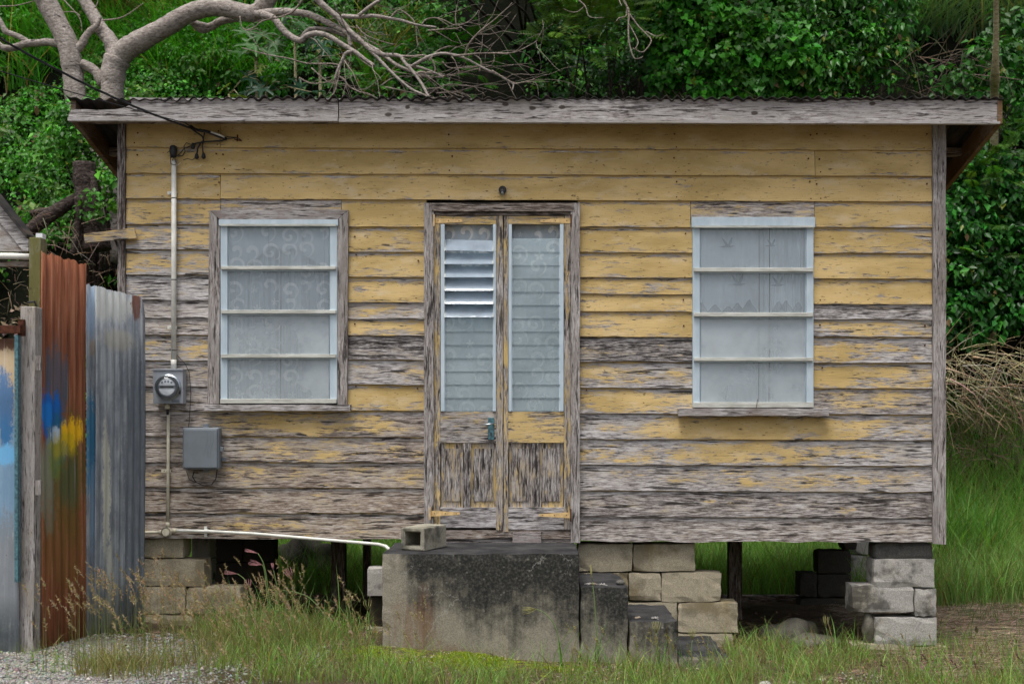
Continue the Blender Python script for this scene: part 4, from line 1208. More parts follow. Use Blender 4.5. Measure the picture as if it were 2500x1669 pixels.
# small litter on the treads
def lump(c, r_, name, m, seed, flat_=1.0, parent=None, n=2, amp=.35):
    bm = bmesh.new(); bmesh.ops.create_icosphere(bm, subdivisions=n, radius=1.0)
    co = np.array([v.co[:] for v in bm.verts])
    k = 1 + amp * wav(co, .35, seed) * .6 + amp * .4 * wav(co, .9, seed + 1)
    rr = r_ if hasattr(r_, '__len__') else (r_, r_, r_ * flat_)
    for v, q, kk in zip(bm.verts, co, k): v.co = Vector((q[0] * rr[0] * kk + c[0], q[1] * rr[1] * kk + c[1], q[2] * rr[2] * kk + c[2]))
    me = bpy.data.meshes.new(name); bm.to_mesh(me); bm.free()
    me.polygons.foreach_set('use_smooth', [True] * len(me.polygons)); me.materials.append(m)
    return link(name, me, parent)
def set_on(o, label, cat, group=None): return tag(o, label, cat, group)
set_on(lump((X(1513, -.6), -.66, szz(1432) + .014), (.032, .022, .016), 'pebble', M['stone'], 5, amp=.2), 'round dark pebble on the second step', 'stone')
for k, (px, pyv, lab) in enumerate(((1434, 1432, 'leftmost bit of debris on the second step'), (1452, 1432, 'second bit of debris from the left on the second step'), (1472, 1432, 'third bit of debris from the left on the second step'), (1556, 1515, 'small bit of debris at the left of the third step'), (1602, 1515, 'small bit of debris in the middle of the third step'))):
    yq = -.70 + .02 * (k % 2)
    b = MB(); c = (sx(px), yq, szz(pyv) + .006)
    for j in range(5):
        a = random.uniform(0, 6.28); l = random.uniform(.008, .022)
        q = Vector((c[0] + random.uniform(-.015, .015), c[1] + random.uniform(-.012, .012), c[2] + random.uniform(-.002, .006)))
        b.tube([q - Vector((math.cos(a), math.sin(a), .1)) * l, q + Vector((math.cos(a), math.sin(a), .15)) * l], random.uniform(.002, .005), 5)
    set_on(b.build('debris', M['straw_stick'] if k % 2 else M['block_grey']), lab, 'debris')

# hollow block left on the landing
HB = thing('hollow_block', 'mossy hollow concrete block lying on the left end of the landing', 'concrete block', (X(1040, -.5), -.45, szz(1350)))
def holblock():
    w_, h_, l_ = .165, .142, .30
    o_ = [(-w_ / 2, 0), (w_ / 2, 0), (w_ / 2, h_), (-w_ / 2, h_)]
    i_ = [(-w_ / 2 + .028, .028), (w_ / 2 - .032, .028), (w_ / 2 - .030, h_ - .030), (-w_ / 2 + .030, h_ - .026)]
    th = R(-23); c = Vector((X(1010, -.55), -.62, szz(1350) + .001))
    b = MB(); v = []
    for y_ in (0, l_):
        for pl in (o_, i_):
            for a, z_ in pl:
                v.append((c.x + a * math.cos(th) - y_ * math.sin(th), c.y + a * math.sin(th) + y_ * math.cos(th), c.z + z_))
    f = []
    for k in range(4):
        n = (k + 1) % 4
        f += [(k, n, 4 + n, 4 + k), (8 + k, 12 + k, 12 + n, 8 + n), (k, 8 + k, 8 + n, n), (4 + k, 4 + n, 12 + n, 12 + k)]
    b.add(v, f)
    return b.build('block_shell', M['block_moss'], HB, bevel=.010, seg=2, rough=.0022)
holblock()

# ---------------------------------------------------------------- block piers
def pier(label, loc, blocks, m='block', group=None, y0=0.03, dep=.19):
    t = thing('block_pier', label, 'pier', loc, group)
    for bl in blocks:
        a, c, e, f_ = bl[:4]
        yy = bl[4] if len(bl) > 4 and bl[4] is not None else y0
        dd = bl[5] if len(bl) > 5 and bl[5] is not None else dep
        mm = bl[6] if len(bl) > 6 else m
        rough_box('concrete_block', M[mm], t, X(a, yy), X(c, yy), yy, yy + dd, Z(f_, yy) + .001, Z(e, yy) - .001, 4, .009, .0014, int(a + e), random.uniform(-.004, .004))
    return t
pier('stepped pier of buff concrete blocks behind the corrugated fence', P(440, 1560, .1),
     [(330, 448, 1313, 1363), (300, 500, 1363.5, 1431), (300, 452, 1431.5, 1499), (453, 587, 1431.5, 1499), (330, 470, 1499.5, 1570), (471, 632, 1499.5, 1570)], y0=.02)
pier('grey block pier standing behind the left stepped pier', P(490, 1500, .7), [(466, 512, 1313, 1366, .7), (466, 512, 1367, 1420, .7), (466, 512, 1421, 1475, .7), (466, 512, 1476, 1520, .7)], m='block_grey')
pier('wide block pier, colour darkened for the shade under the left of the house', P(590, 1480, 1.3), [(516, 592, 1312, 1372, 1.3), (593, 668, 1312, 1372, 1.3), (520, 668, 1373, 1430, 1.3), (512, 600, 1431, 1500, 1.3), (601, 664, 1431, 1500, 1.3)], m='block_dark')
pier('pale pier of stacked blocks stepping down right of the landing', P(1610, 1590, .05),
     [(1410, 1545, 1326, 1396), (1546, 1698, 1326, 1395), (1410, 1534, 1397, 1468), (1535, 1614, 1397.5, 1467), (1615, 1762, 1396, 1470), (1420, 1654, 1470, 1545), (1655, 1803, 1469, 1543), (1655, 1790, 1545, 1625)], y0=.03)
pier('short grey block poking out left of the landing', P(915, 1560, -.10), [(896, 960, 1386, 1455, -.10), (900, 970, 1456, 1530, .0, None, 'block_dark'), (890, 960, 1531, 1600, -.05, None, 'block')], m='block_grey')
PR = pier('corner pier of grey blocks capped by a dark stone under the right end', P(2210, 1600, .05),
     [(2133, 2283, 1363, 1434, .0), (2081, 2232, 1427, 1496, .005), (2233.5, 2288, 1436, 1505, .0), (2137, 2288, 1506, 1577, .0), (2081, 2232, 1571, 1645, .0, None, 'block'), (2234, 2322, 1578, 1650, .0, None, 'block')], m='block_grey')
MB().box(X(2137, .02), X(2277, .02), .02, .20, Z(1364, .02), Z(1325, .02)).build('cap_stone', M['stone'], PR, bevel=.022, seg=2, rough=.008)
lump(P(2118, 1532, .06), (.042, .05, .098), 'wedge_stone', M['stone_pale'], 42, parent=PR, n=3, amp=.3)
pier('rear pier of two small grey blocks seen past the corner pier', P(2100, 1480, 2.1), [(2088, 2130, 1312, 1353, 2.0), (2078, 2121, 1355, 1414, 2.0), (2080, 2125, 1415, 1474, 2.0), (2080, 2125, 1475, 1510, 2.0)], m='block_grey')
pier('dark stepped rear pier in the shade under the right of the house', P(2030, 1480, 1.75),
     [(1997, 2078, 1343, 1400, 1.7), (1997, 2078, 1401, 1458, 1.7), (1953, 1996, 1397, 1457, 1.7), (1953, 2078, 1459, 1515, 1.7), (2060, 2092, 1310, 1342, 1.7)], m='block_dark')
for px0, px1, pb, y_, lab in ((1780, 1812, 1490, 1.05, 'dark wooden post under the house right of the stepped block pier'), (808, 842, 1490, 1.1, 'thick dark wooden post under the house left of the landing'), (886, 903, 1440, 2.0, 'thin dark wooden post under the house close to the landing')):
    z0 = float(T(X(px0, y_), y_)) - .05
    tag(MB().box(X(px0, y_), X(px1, y_), y_, y_ + .09, z0, Z(1313) - .006).build('support_post', M['dark_wood'], wear=(.2, .8, .6)), lab, 'post', 'posts under the house')
tag(MB().box(X(1765, 1.95), X(2000, 1.95), 1.95, 2.05, Z(1500, 1.95), Z(1454, 1.95)).build('ground_beam', M['dark_wood_h'], wear=(.1, .7, .6)), 'long dark beam lying on the ground under the right rear of the house', 'beam')
tag(lump(P(1925, 1560, .35), (.19, .16, .17), 'boulder', M['stone_pale'], 51, n=3, amp=.4), 'lichened boulder on the ground under the house left of the corner pier', 'rock')
tag(lump(P(1985, 1580, .22), (.20, .14, .09), 'boulder', M['stone_pale'], 57, n=3, amp=.4), 'low sloping rock beside the boulder under the house', 'rock')
tag(lump(P(752, 1392, 2.5), (.26, .22, .22), 'rubble_mound', M['stone_pale'], 52, n=4, amp=.6), 'rough mossy mound of rubble behind the house left of the thick post', 'rubble')
for k, (px, py, r_, lab) in enumerate(((1868, 1660, .045, 'white stone at the bottom edge left of the corner pier'), (1934, 1666, .03, 'smaller white stone at the bottom edge right of the other'))):
    z_ = Z(py, -1.25)
    tag(lump((X(px, -1.25), -1.25, float(T(X(px, -1.25), -1.25)) + .012), (r_ * .8, r_ * .7, r_ * .45), 'white_stone', M['gravel'], 60 + k, amp=.4), lab, 'stone')

# ---------------------------------------------------------------- corrugated fence and gate
def sheet(a, b_, top0, top1, ybase, m, parent, name, wl_=.0762, amp=.009, jag=.006, zfun=None, seed=0, rowsn=5):
    """a,b_: (px, y) plan ends; top rows in photo px at each end"""
    r_ = np.random.default_rng(seed)
    A = np.array([X(*a), a[1]]); B = np.array([X(*b_), b_[1]])
    L = np.linalg.norm(B - A); n = max(10, int(L / wl_ * 8))
    t = np.linspace(0, 1, n + 1)
    dirv = (B - A) / L; nrm = np.array([dirv[1], -dirv[0]])
    pl = A + (B - A) * t[:, None] + nrm * (amp * np.sin(t * L / wl_ * 6.283))[:, None]
    zt = Z(top0, a[1]) * (1 - t) + Z(top1, b_[1]) * t + r_.normal(0, jag, n + 1) * .5 + jag * np.sin(t * 17 + seed)
    if zfun is not None: zt = zt + zfun(t)
    zb = np.array([float(T(q[0], q[1])) for q in pl]) - .03
    rows = []
    for k in range(rowsn + 1):
        f_ = k / rowsn
        rows.append(np.stack([pl[:, 0] + .004 * math.sin(f_ * 5 + seed), pl[:, 1] + .004 * math.cos(f_ * 4), zt * (1 - f_) + zb * f_], -1))
    V = np.concatenate(rows); k = n + 1
    Fc = [[q * k + i, q * k + i + 1, (q + 1) * k + i + 1, (q + 1) * k + i] for q in range(rowsn) for i in range(n)]
    o = np_mesh(name, V, Fc, m, parent, smooth=True)
    md = o.modifiers.new('thick', 'SOLIDIFY'); md.thickness = .0018
    return o
FL = Vector((X(200, -.75), -.75, .25))
FE = thing('corrugated_fence', 'fence of rusty and galvanised corrugated sheets with sprayed paint, left of the house', 'fence', FL)
fo = tuple(FL)
def W3(px, py, y): return tuple(P(px, py, y))
def RB(px, py, rx, ry, col, k, p0=100, y0=-1.18, m=.00396):
    y = y0 + (px - p0) * m
    return (tuple(P(px, py, y)), (.6, rx * m, ry * (CAMD + y) / F), col, k)
blue, teal, yel, olive = (0.004, .13, .50), (.02, .12, .19), (.80, .46, .01), (.10, .105, .018)
mr_ = rust_sheet([RB(155, 1150, 55, 150, olive, .65), RB(138, 930, 28, 95, teal, .55), RB(150, 1330, 60, 110, (.16, .085, .018), .6), RB(122, 1020, 30, 62, blue, .95), RB(145, 1075, 26, 60, teal, .8), RB(112, 1160, 20, 90, (.24, .27, .20), .75), RB(138, 1120, 18, 50, (.17, .22, .03), .7),
                   RB(134, 1060, 10, 18, (.50, .62, .74), .85), RB(112, 1010, 14, 26, (.01, .20, .62), .8), RB(174, 1058, 25, 36, yel, 1.0), RB(160, 1085, 30, 30, (.42, .34, .01), .6), RB(120, 1240, 14, 60, (.20, .19, .13), .6), RB(165, 1180, 26, 60, (.05, .10, .05), .55)], 'rusty_sheet_with_spray_paint', 'rust', fo)
tag(sheet((100, -1.18), (211, -.74), 614, 646, 0, mr_, FE, 'corrugated_sheet', seed=3, amp=.0065), 'red-rusted sheet with blue and yellow sprayed paint')
GB = dict(p0=210, y0=-.72, m=.00425)
mg = rust_sheet([RB(225, 760, 14, 60, (.20, .30, .44), .6, **GB), RB(220, 1080, 16, 120, (.02, .18, .34), .85, **GB), RB(226, 1240, 10, 110, (.20, .32, .46), .75, **GB), RB(235, 850, 14, 20, (.36, .26, .16), .6, **GB)], 'galvanised_sheet_blue', 'zinc', fo)
tag(sheet((210, -.72), (250, -.55), 692, 706, 0, mg, FE, 'corrugated_sheet', seed=5, jag=.004, amp=.005), 'narrow bluish galvanised sheet')
GC = dict(p0=232, y0=-.66, m=.0045)
mg2 = rust_sheet([RB(270, 745, 60, 40, (.44, .45, .42), .65, **GC), RB(256, 1200, 8, 170, (.56, .56, .48), .95, **GC), RB(268, 1440, 9, 110, (.52, .52, .46), .8, **GC), RB(332, 742, 14, 40, (.11, .035, .018), .95, **GC), RB(285, 830, 45, 26, (.40, .38, .31), .55, **GC), RB(330, 1150, 30, 320, (.10, .125, .155), .55, **GC)], 'galvanised_sheet_grey', 'zinc', fo)  # tall dark patch at the right paints the grazing shade
tag(sheet((232, -.66), (352, -.12), 698, 728, 0, mg2, FE, 'corrugated_sheet', seed=6, jag=.004, amp=.0045, zfun=lambda t: -.30 * np.clip(t - .955, 0, 1) * 8), 'blue-grey galvanised sheet with cream drips')
def post(px0, px1, top, yq, dep, m, wear, name, parent, label=None, tilt=0):
    z0 = float(T(X(px0, yq), yq)) - .05
    b = MB(); n = 10; cols = []
    for i in range(n + 1):
        t = i / n; z = Z(top, yq) * (1 - t) + z0 * t
        xa, xb = X(px0 + tilt * t, yq), X(px1 + tilt * t, yq)
        j = random.gauss(0, .0015)
        cols.append(len(b.v))
        b.v += [(xa + j, yq, z), (xb + j, yq, z), (xb, yq + dep, z), (xa, yq + dep, z)]
        b.w += [tuple(q + random.gauss(0, .06) for q in wear)] * 4
    for a, c in zip(cols[:-1], cols[1:]):
        for k in range(4): b.f.append((a + k, a + (k + 1) % 4, c + (k + 1) % 4, c + k))
    b.f += [tuple(cols[0] + k for k in range(4)), tuple(cols[-1] + k for k in range(4))]
    o = b.build(name, m, parent, bevel=.003)
    return tag(o, label) if label else o
post(70, 99, 579, -1.10, .09, M['green_post'], (.85, .0, .1), 'fence_post', FE, 'greenish treated post')
MB().box(X(84, -1.07), X(100, -1.07), -1.05, -1.0, Z(580, -1.07), Z(568, -1.07)).build('post_cap', M['white_paint'], FE)
MB().tube([P(68, 738, -1.125), P(84, 736, -1.13), P(90, 748, -1.125)], .006, 8).build('tie_wire', M['black_plastic'], FE)
GL = Vector((X(30, -1.3), -1.3, .25))
GA = thing('metal_gate', 'rusty flat metal gate with blue paint at the far left edge', 'gate', GL)
mgate = rust_sheet([(W3(20, 880, -1.3), (.25, .5, .30), (.42, .30, .15), .85), (W3(20, 1180, -1.3), (.3, .5, .30), (.16, .30, .45), .75), (W3(10, 1000, -1.3), (.05, .5, .20), (.01, .12, .30), .85), (W3(15, 1110, -1.3), (.06, .5, .05), (.15, .42, .70), .9), (W3(15, 830, -1.3), (.25, .5, .05), (.09, .03, .015), .9), (W3(20, 1400, -1.3), (.3, .5, .28), (.20, .215, .23), .8)], 'painted_gate_sheet', 'zinc', tuple(GL))
sheet((-640, -1.36), (46, -1.30), 816, 826, 0, mgate, GA, 'gate_sheet', seed=9, wl_=.20, amp=.003, jag=.003)
MB().box(X(-640, -1.33), X(52, -1.33), -1.345, -1.31, Z(813, -1.33), Z(795, -1.33)).build('top_rail', M['rust_dark'], GA)
MB().box(X(40, -1.32), X(48, -1.32), -1.345, -1.305, Z(1420, -1.33), Z(818, -1.33)).build('gate_edge', M['blue_metal'], GA)
GP = post(50, 86, 748, -1.27, .10, M['pale_post'], (.45, .2, -.1), 'gate_post', None, None, tilt=-4)
tag(GP, 'pale split wooden gate post beside the rusty gate', 'post')
for py in (885, 1190):
    tag(MB().box(X(86, -1.29), X(100, -1.29), -1.29, -1.27, Z(py + 18, -1.29), Z(py - 18, -1.29)).build('block_spacer', M['trim_v'], FE, wear=(.4, .2, .2)))
MB().box(X(47, -1.30), X(60, -1.30), -1.315, -1.285, Z(820, -1.3), Z(780, -1.3)).build('gate_hinge', M['rust_dark'], GA)

# neighbouring shed: only the corner of its roof shows
NS = thing('shed_roof_corner', 'grey weathered roof corner of a neighbouring shed at the left edge', 'roof', P(0, 640, -.9))
yq = -.9
def pq(px, py): return (X(px, yq), Z(py, yq))
MB().prism([pq(-430, -35), pq(69, 584), pq(69, 612), pq(56, 612), pq(-430, 20)], yq, yq + .03).build('barge_board', M['fascia'], NS, wear=(.2, .0, .2))
MB().prism([pq(-430, -50), pq(71, 574), pq(69, 583), pq(-430, -37)], yq - .03, yq + .10).build('roof_sheet', M['roof'], NS)
MB().prism([pq(-430, 24), pq(55, 613), pq(-915, 613)], yq + .012, yq + .04).build('gable_boarding', M['fascia'], NS, wear=(.5, .75, .05))
MB().tube([P(-900, 620, yq - .02), P(30, 625, yq - .02), P(72, 627, yq - .02)], .019, 14).build('gutter_pipe', M['white_plastic'], NS, smooth=True)
MB().box(X(-900, yq), X(66, yq), yq, yq + .04, Z(650, yq), Z(637, yq)).build('eave_beam', M['dark_wood_h'], NS, wear=(.2, .9, .0))
MB().prism([pq(-929, 584), pq(-430, -35), pq(-430, 20), pq(-916, 612), pq(-929, 612)], yq, yq + .03).build('barge_board', M['fascia'], NS, wear=(.2, .0, .2))
MB().prism([pq(-931, 574), pq(-430, -50), pq(-430, -37), pq(-929, 583)], yq - .03, yq + .10).build('roof_sheet', M['roof'], NS)
for k in range(6):
    a, c = -880 + 140 * k, -880 + 140 * (k + 1) - 1
    MB().box(X(a, yq), X(c, yq), yq + .012 + .003 * (k % 2), yq + .036, .15, Z(651, yq)).build('wall_board', M['trim_v'], NS, wear=(.3, .4, .2))

# ---------------------------------------------------------------- bare tree behind the house
TY = 3.4
TR = thing('bare_tree', 'bare spreading tree with thick pale trunks and a tangle of twigs above the roof', 'tree', P(235, 560, TY))
def smooth_path(pts, rads, sub=4):
    out, rr = [], []
    n = len(pts)
    for i in range(n - 1):
        p0, p1, p2, p3 = pts[max(i - 1, 0)], pts[i], pts[i + 1], pts[min(i + 2, n - 1)]
        for k in range(sub):
            t = k / sub
            out.append(.5 * ((2 * p1) + (p2 - p0) * t + (2 * p0 - 5 * p1 + 4 * p2 - p3) * t * t + (3 * p1 - p0 - 3 * p2 + p3) * t ** 3))
            rr.append(rads[i] * (1 - t) + rads[i + 1] * t)
    out.append(pts[-1]); rr.append(rads[-1])
    return out, rr
BR = []
def limb(px, r_, y0=TY, y1=None, name='branch', m='bark', n=None, parent=TR, store=True, jit=.0):
    """px: photo polyline; r_: radii in photo px (list or (first,last))"""
    k = len(px); y1 = y0 if y1 is None else y1
    ys_ = np.linspace(y0, y1, k)
    pts = [P(a, c, float(y_)) for (a, c), y_ in zip(px, ys_)]
    if len(r_) == 2 and k != 2: r_ = list(np.linspace(r_[0], r_[1], k))
    rad = [q * (CAMD + y_) / F for q, y_ in zip(r_, ys_)]
    sp, sr = smooth_path(pts, rad)
    sr = [q * (1 + random.gauss(0, .035)) for q in sr]
    big = max(r_) > 10
    o = MB().tube(sp, sr, n or (14 if big else 7 if max(r_) > 3 else 5)).build(name, M[m], parent, smooth=True)
    if store: BR.append((sp, sr))
    return o
trunkA = limb([(285, 640), (268, 520), (235, 400), (200, 300), (184, 232), (177, 170), (165, 108), (140, 55), (111, 0), (85, -60)], [34, 30, 27, 26, 25.5, 25, 24.5, 25, 26, 24], name='trunk', store=False)
limb([(255, 640), (268, 520), (272, 400), (273, 300), (274, 232), (276, 178), (287, 143)], [36, 33, 30, 28, 27, 30, 30], name='trunk', store=False)
limb([(286, 152), (276, 118), (266, 95), (246, 70), (226, 34), (204, -2), (180, -45)], [24, 19, 17.5, 16, 15, 14.5, 14], y0=TY, y1=TY + .2, store=False)
limb([(284, 152), (308, 122), (335, 105), (372, 84), (412, 62), (455, 36), (500, 21), (545, 20), (590, 30), (622, 33), (645, 12), (665, -30)], [28, 27, 25.5, 24.5, 23.5, 22.5, 21.5, 20.5, 20, 21, 22, 21], y0=TY, y1=TY - .3, store=False)
limb([(200, 158), (218, 164), (236, 178), (252, 205)], [13, 12, 12, 14], store=False)
limb([(186, 122), (200, 108), (208, 92), (222, 74), (238, 60), (246, 40)], [12, 10.5, 9, 8, 6, 3], store=False)
limb([(146, 108), (118, 103), (92, 105), (62, 107), (36, 116), (12, 118), (-8, 106), (-30, 80)], [10, 9.5, 9, 9, 8.5, 8, 8, 7], store=False)
limb([(68, 104), (50, 92), (32, 84), (14, 77), (6, 62), (-2, 48), (-20, 30)], [7.5, 7, 6.5, 7.5, 6, 6, 5], store=False)
limb([(470, 55), (492, 68), (515, 66), (535, 54), (556, 48), (580, 44)], [9, 13, 10, 9.5, 9.5, 10], store=False)
yb = TY - .35
limb([(625, 36), (654, 32), (690, 29), (713, 30), (755, 36), (791, 52), (826, 69), (850, 82), (883, 104), (922, 125), (957, 152), (984, 167), (1023, 182), (1050, 188)], (10.5, 3), yb, yb - .5)
limb([(640, 36), (668, 45), (689, 71), (710, 89), (734, 100), (749, 88), (773, 82), (803, 89), (838, 110), (868, 128), (892, 146), (913, 161)], (9.5, 4.5), yb - .05, yb - .5)
limb([(736, 93), (749, 76), (767, 70), (803, 73), (826, 82), (845, 88)], (5.5, 4), yb - .1, yb - .2)
limb([(745, -40), (776, 0), (794, 18), (820, 39), (841, 60), (852, 77), (854, 104), (858, 112)], (9, 4.5), yb - .25, yb - .3)
limb([(852, 74), (880, 98), (905, 122), (937, 134), (975, 137), (990, 155), (1014, 182), (1032, 209), (1047, 238)], (6, 3.2), yb - .3, yb - .7)
limb([(835, 40), (877, 42), (910, 39), (952, 45), (987, 52), (1017, 61), (1065, 67)], (5.5, 2.2), yb - .2, yb - .5)
limb([(862, 125), (844, 131), (835, 149), (823, 176), (818, 197)], (5, 3.2), yb - .5)
limb([(820, 194), (821, 215), (812, 232), (806, 240)], (2.5, 1.2), yb - .5, m='twig')
limb([(826, 186), (840, 195), (847, 206), (855, 214), (874, 223), (880, 228)], (3, 1.2), yb - .5, m='twig')
limb([(905, 124), (930, 150), (952, 173), (981, 200), (1008, 220), (1029, 229), (1045, 236)], (4.5, 2.2), yb - .4, yb - .7)
limb([(1005, 164), (1017, 155), (1047, 139), (1077, 131), (1107, 134), (1136, 143), (1181, 167), (1214, 182), (1238, 197), (1253, 206), (1251, 220)], (4.5, 1.6), yb - .5, yb - .9)
limb([(975, 137), (1010, 138), (1035, 136), (1056, 149), (1062, 176), (1047, 194)], (3, 1.6), yb - .5, m='twig')
limb([(1136, 138), (1140, 120), (1148, 104), (1172, 77), (1208, 48), (1238, 21), (1250, 8)], (3, 1), yb - .7, yb - 1.0, m='twig')
limb([(1107, 137), (1140, 134), (1166, 131), (1210, 130), (1256, 128), (1300, 107), (1312, 99)], (2.6, .9), yb - .7, yb - 1.0, m='twig')
limb([(955, 42), (965, 30), (978, 25), (1002, 42), (1014, 60), (1017, 89), (1020, 116)], (2.4, 1.2), yb - .4, m='twig')
limb([(590, 117), (654, 134), (704, 143), (749, 155), (809, 156), (832, 161)], (1.2, 2.2), yb - .4, m='twig')
limb([(876, 38), (901, 18), (928, 0), (950, -14)], (4.5, 3.4), yb - .3)
limb([(990, 160), (1023, 165), (1060, 178), (1082, 190), (1070, 186)], (4, 2), yb - .5)
limb([(1200, 172), (1238, 195), (1260, 204), (1283, 201), (1309, 204), (1315, 236)], (2, .8), yb - .9, m='twig')
limb([(1254, 206), (1290, 198), (1315, 188), (1334, 182)], (1.4, .6), yb - .95, m='twig')
limb([(1014, 184), (1025, 176), (1040, 178), (1056, 174)], (3.2, 1.4), yb - .6, m='twig')
limb([(1046, 150), (1062, 130), (1080, 118), (1100, 112)], (2.4, .9), yb - .6, m='twig')
limb([(1030, 60), (1040, 48), (1062, 44), (1085, 50), (1112, 62), (1140, 55), (1160, 38), (1168, 25)], (2, .8), yb - .6, m='twig')
limb([(1045, 75), (1080, 72), (1112, 70), (1128, 66)], (2, .8), yb - .6, m='twig')
limb([(1114, 66), (1112, 40), (1116, 12)], (1.8, .8), yb - .6, m='twig')
limb([(600, 75), (622, 66), (640, 52), (668, 46), (690, 40), (716, 28), (738, 0)], (1.2, 2.6), yb - .2, m='twig')
limb([(586, 40), (590, 65), (604, 74), (630, 70)], (1.6, 1.0), yb - .2, m='twig')
for q in ([(870, 62), (885, 80), (905, 92), (945, 105), (960, 108)], [(1040, 236), (1070, 215), (1100, 206), (1150, 210)], [(1060, 190), (1110, 182), (1160, 170), (1200, 160)], [(1065, 228), (1090, 226), (1125, 224)],
          [(1080, 150), (1095, 165), (1130, 166), (1190, 158)], [(1170, 175), (1175, 150), (1162, 135)], [(930, 210), (960, 190), (1000, 186)], [(760, 166), (800, 200), (815, 195)], [(730, 190), (760, 204), (800, 200), (815, 190)], [(940, 213), (985, 222), (1030, 233)],
          [(155, 0), (172, 18), (190, 38), (198, 55), (200, 80)], [(0, 16), (40, 14), (85, 2)], [(250, 50), (300, 42), (350, 8)], [(195, 40), (182, 30), (150, 30)], [(232, 20), (238, 8), (241, -10)]):
    limb(q, (2.0, .9), yb - .5 if q[0][0] > 500 else TY - .1, m='twig', parent=TR, store=q[0][0] > 500)
# fine twigs growing out of the thin branches
rt = random.Random(5)
for k in range(140):
    sp, sr = BR[rt.randrange(len(BR))]
    i = rt.randrange(len(sp) // 3, len(sp))
    if sr[i] > .030: continue
    p = Vector(sp[i]); tdir = (Vector(sp[min(i + 1, len(sp) - 1)]) - Vector(sp[max(i - 1, 0)])).normalized()
    d_ = (tdir * .8 + Vector((rt.uniform(-.5, .9), rt.uniform(-.5, .5), rt.uniform(-.9, .9)))).normalized()
    pts = [p]; l = rt.uniform(.05, .16)
    for j in range(rt.randint(3, 5)):
        d_ = (d_ + Vector((rt.uniform(-.35, .45), rt.uniform(-.3, .3), rt.uniform(-.45, .35)))).normalized()
        pts.append(pts[-1] + d_ * l)
    r0_ = min(sr[i] * .6, rt.uniform(.003, .007))
    MB().tube(pts, list(np.linspace(r0_, .0014, len(pts))), 4).build('twig', M['twig'], TR, smooth=True)

HV = thing('hanging_vine', 'bare pale vine dangling from the top edge before the green bushes', 'vine', P(1535, 29, 3.0))
HV0 = len(BR)
for q, r_ in (([(1500, -40), (1522, 0), (1535, 29), (1534, 60), (1535, 96), (1542, 128), (1551, 144), (1570, 139)], (3.2, .9)), ([(1535, 32), (1558, 64), (1577, 83), (1590, 99), (1580, 118), (1567, 128), (1545, 118)], (2.2, 1)), ([(1577, 77), (1602, 89), (1621, 83)], (1.4, .7)), ([(1536, 60), (1550, 85), (1558, 105), (1550, 120)], (1.5, .9)), ([(1530, 20), (1528, 40), (1512, 44), (1505, 52)], (2, .9)), ([(1396, -10), (1427, 13), (1436, 38), (1450, 44), (1475, 43)], (1.8, .8)), ([(1428, 14), (1412, 28), (1395, 30), (1376, 22)], (1.3, .7)), ([(1515, -30), (1512, 0), (1518, 15)], (2, 1))):
    limb(q, r_, 3.0, 2.9, name='stem', m='twig', parent=HV, store=False)

# slim tree at the right end of the roof
RT = thing('slim_tree', 'slim olive-barked tree trunk rising behind the right end of the roof', 'tree', P(2420, 940, 4.5))
limb([(2420, 960), (2424, 620), (2426, 450), (2427, 340), (2428, 260), (2428, 215), (2429, 192), (2430, 160), (2432, 80), (2432, 0), (2434, -80), (2440, -220)], [11, 10, 10, 9.5, 9, 10, 12.5, 8.5, 7, 6, 5.5, 4.5], 4.7, 3.0, name='trunk', m='bark_olive', parent=RT, store=False)
limb([(2432, -60), (2460, -110), (2500, -160)], (3, 1), 3.0, name='branch', m='bark_olive', parent=RT, store=False)
limb([(2430, 195), (2436, 185), (2440, 176)], (4, 2), 3.75, name='branch_stub', m='bark_olive', parent=RT, store=False)

# dark cut trunk on the bank, left of the house
SP = thing('cut_trunk', 'dark rough cut trunk standing on the bank behind the left corner', 'stump', P(212, 560, 2.6))
limb([(232, 610), (226, 560), (216, 500), (208, 440), (206, 398)], [40, 33, 30, 29, 27], 2.6, name='trunk', m='bark_dark', parent=SP, store=False, n=16)
limb([(222, 560), (236, 520), (232, 470), (226, 420)], [14, 14, 12, 6], 2.55, name='buttress', m='bark_dark', parent=SP, store=False)
limb([(178, 620), (186, 580), (192, 530), (190, 480)], [8, 9, 9, 8], 2.45, name='side_stem', m='bark_dark', parent=SP, store=False)
FT = thing('fallen_trunk', 'brown rotting trunk leaning against the cut trunk on the bank', 'log', P(120, 540, 2.6))
limb([(60, 575), (95, 545), (130, 520), (165, 498), (192, 480)], [14, 17, 17, 15, 12], 2.65, 2.75, name='log', m='bark_dark', parent=FT, store=False)
limb([(75, 520), (110, 516), (150, 502)], [8, 9, 7], 2.75, name='side_limb', m='bark_dark', parent=FT, store=False)

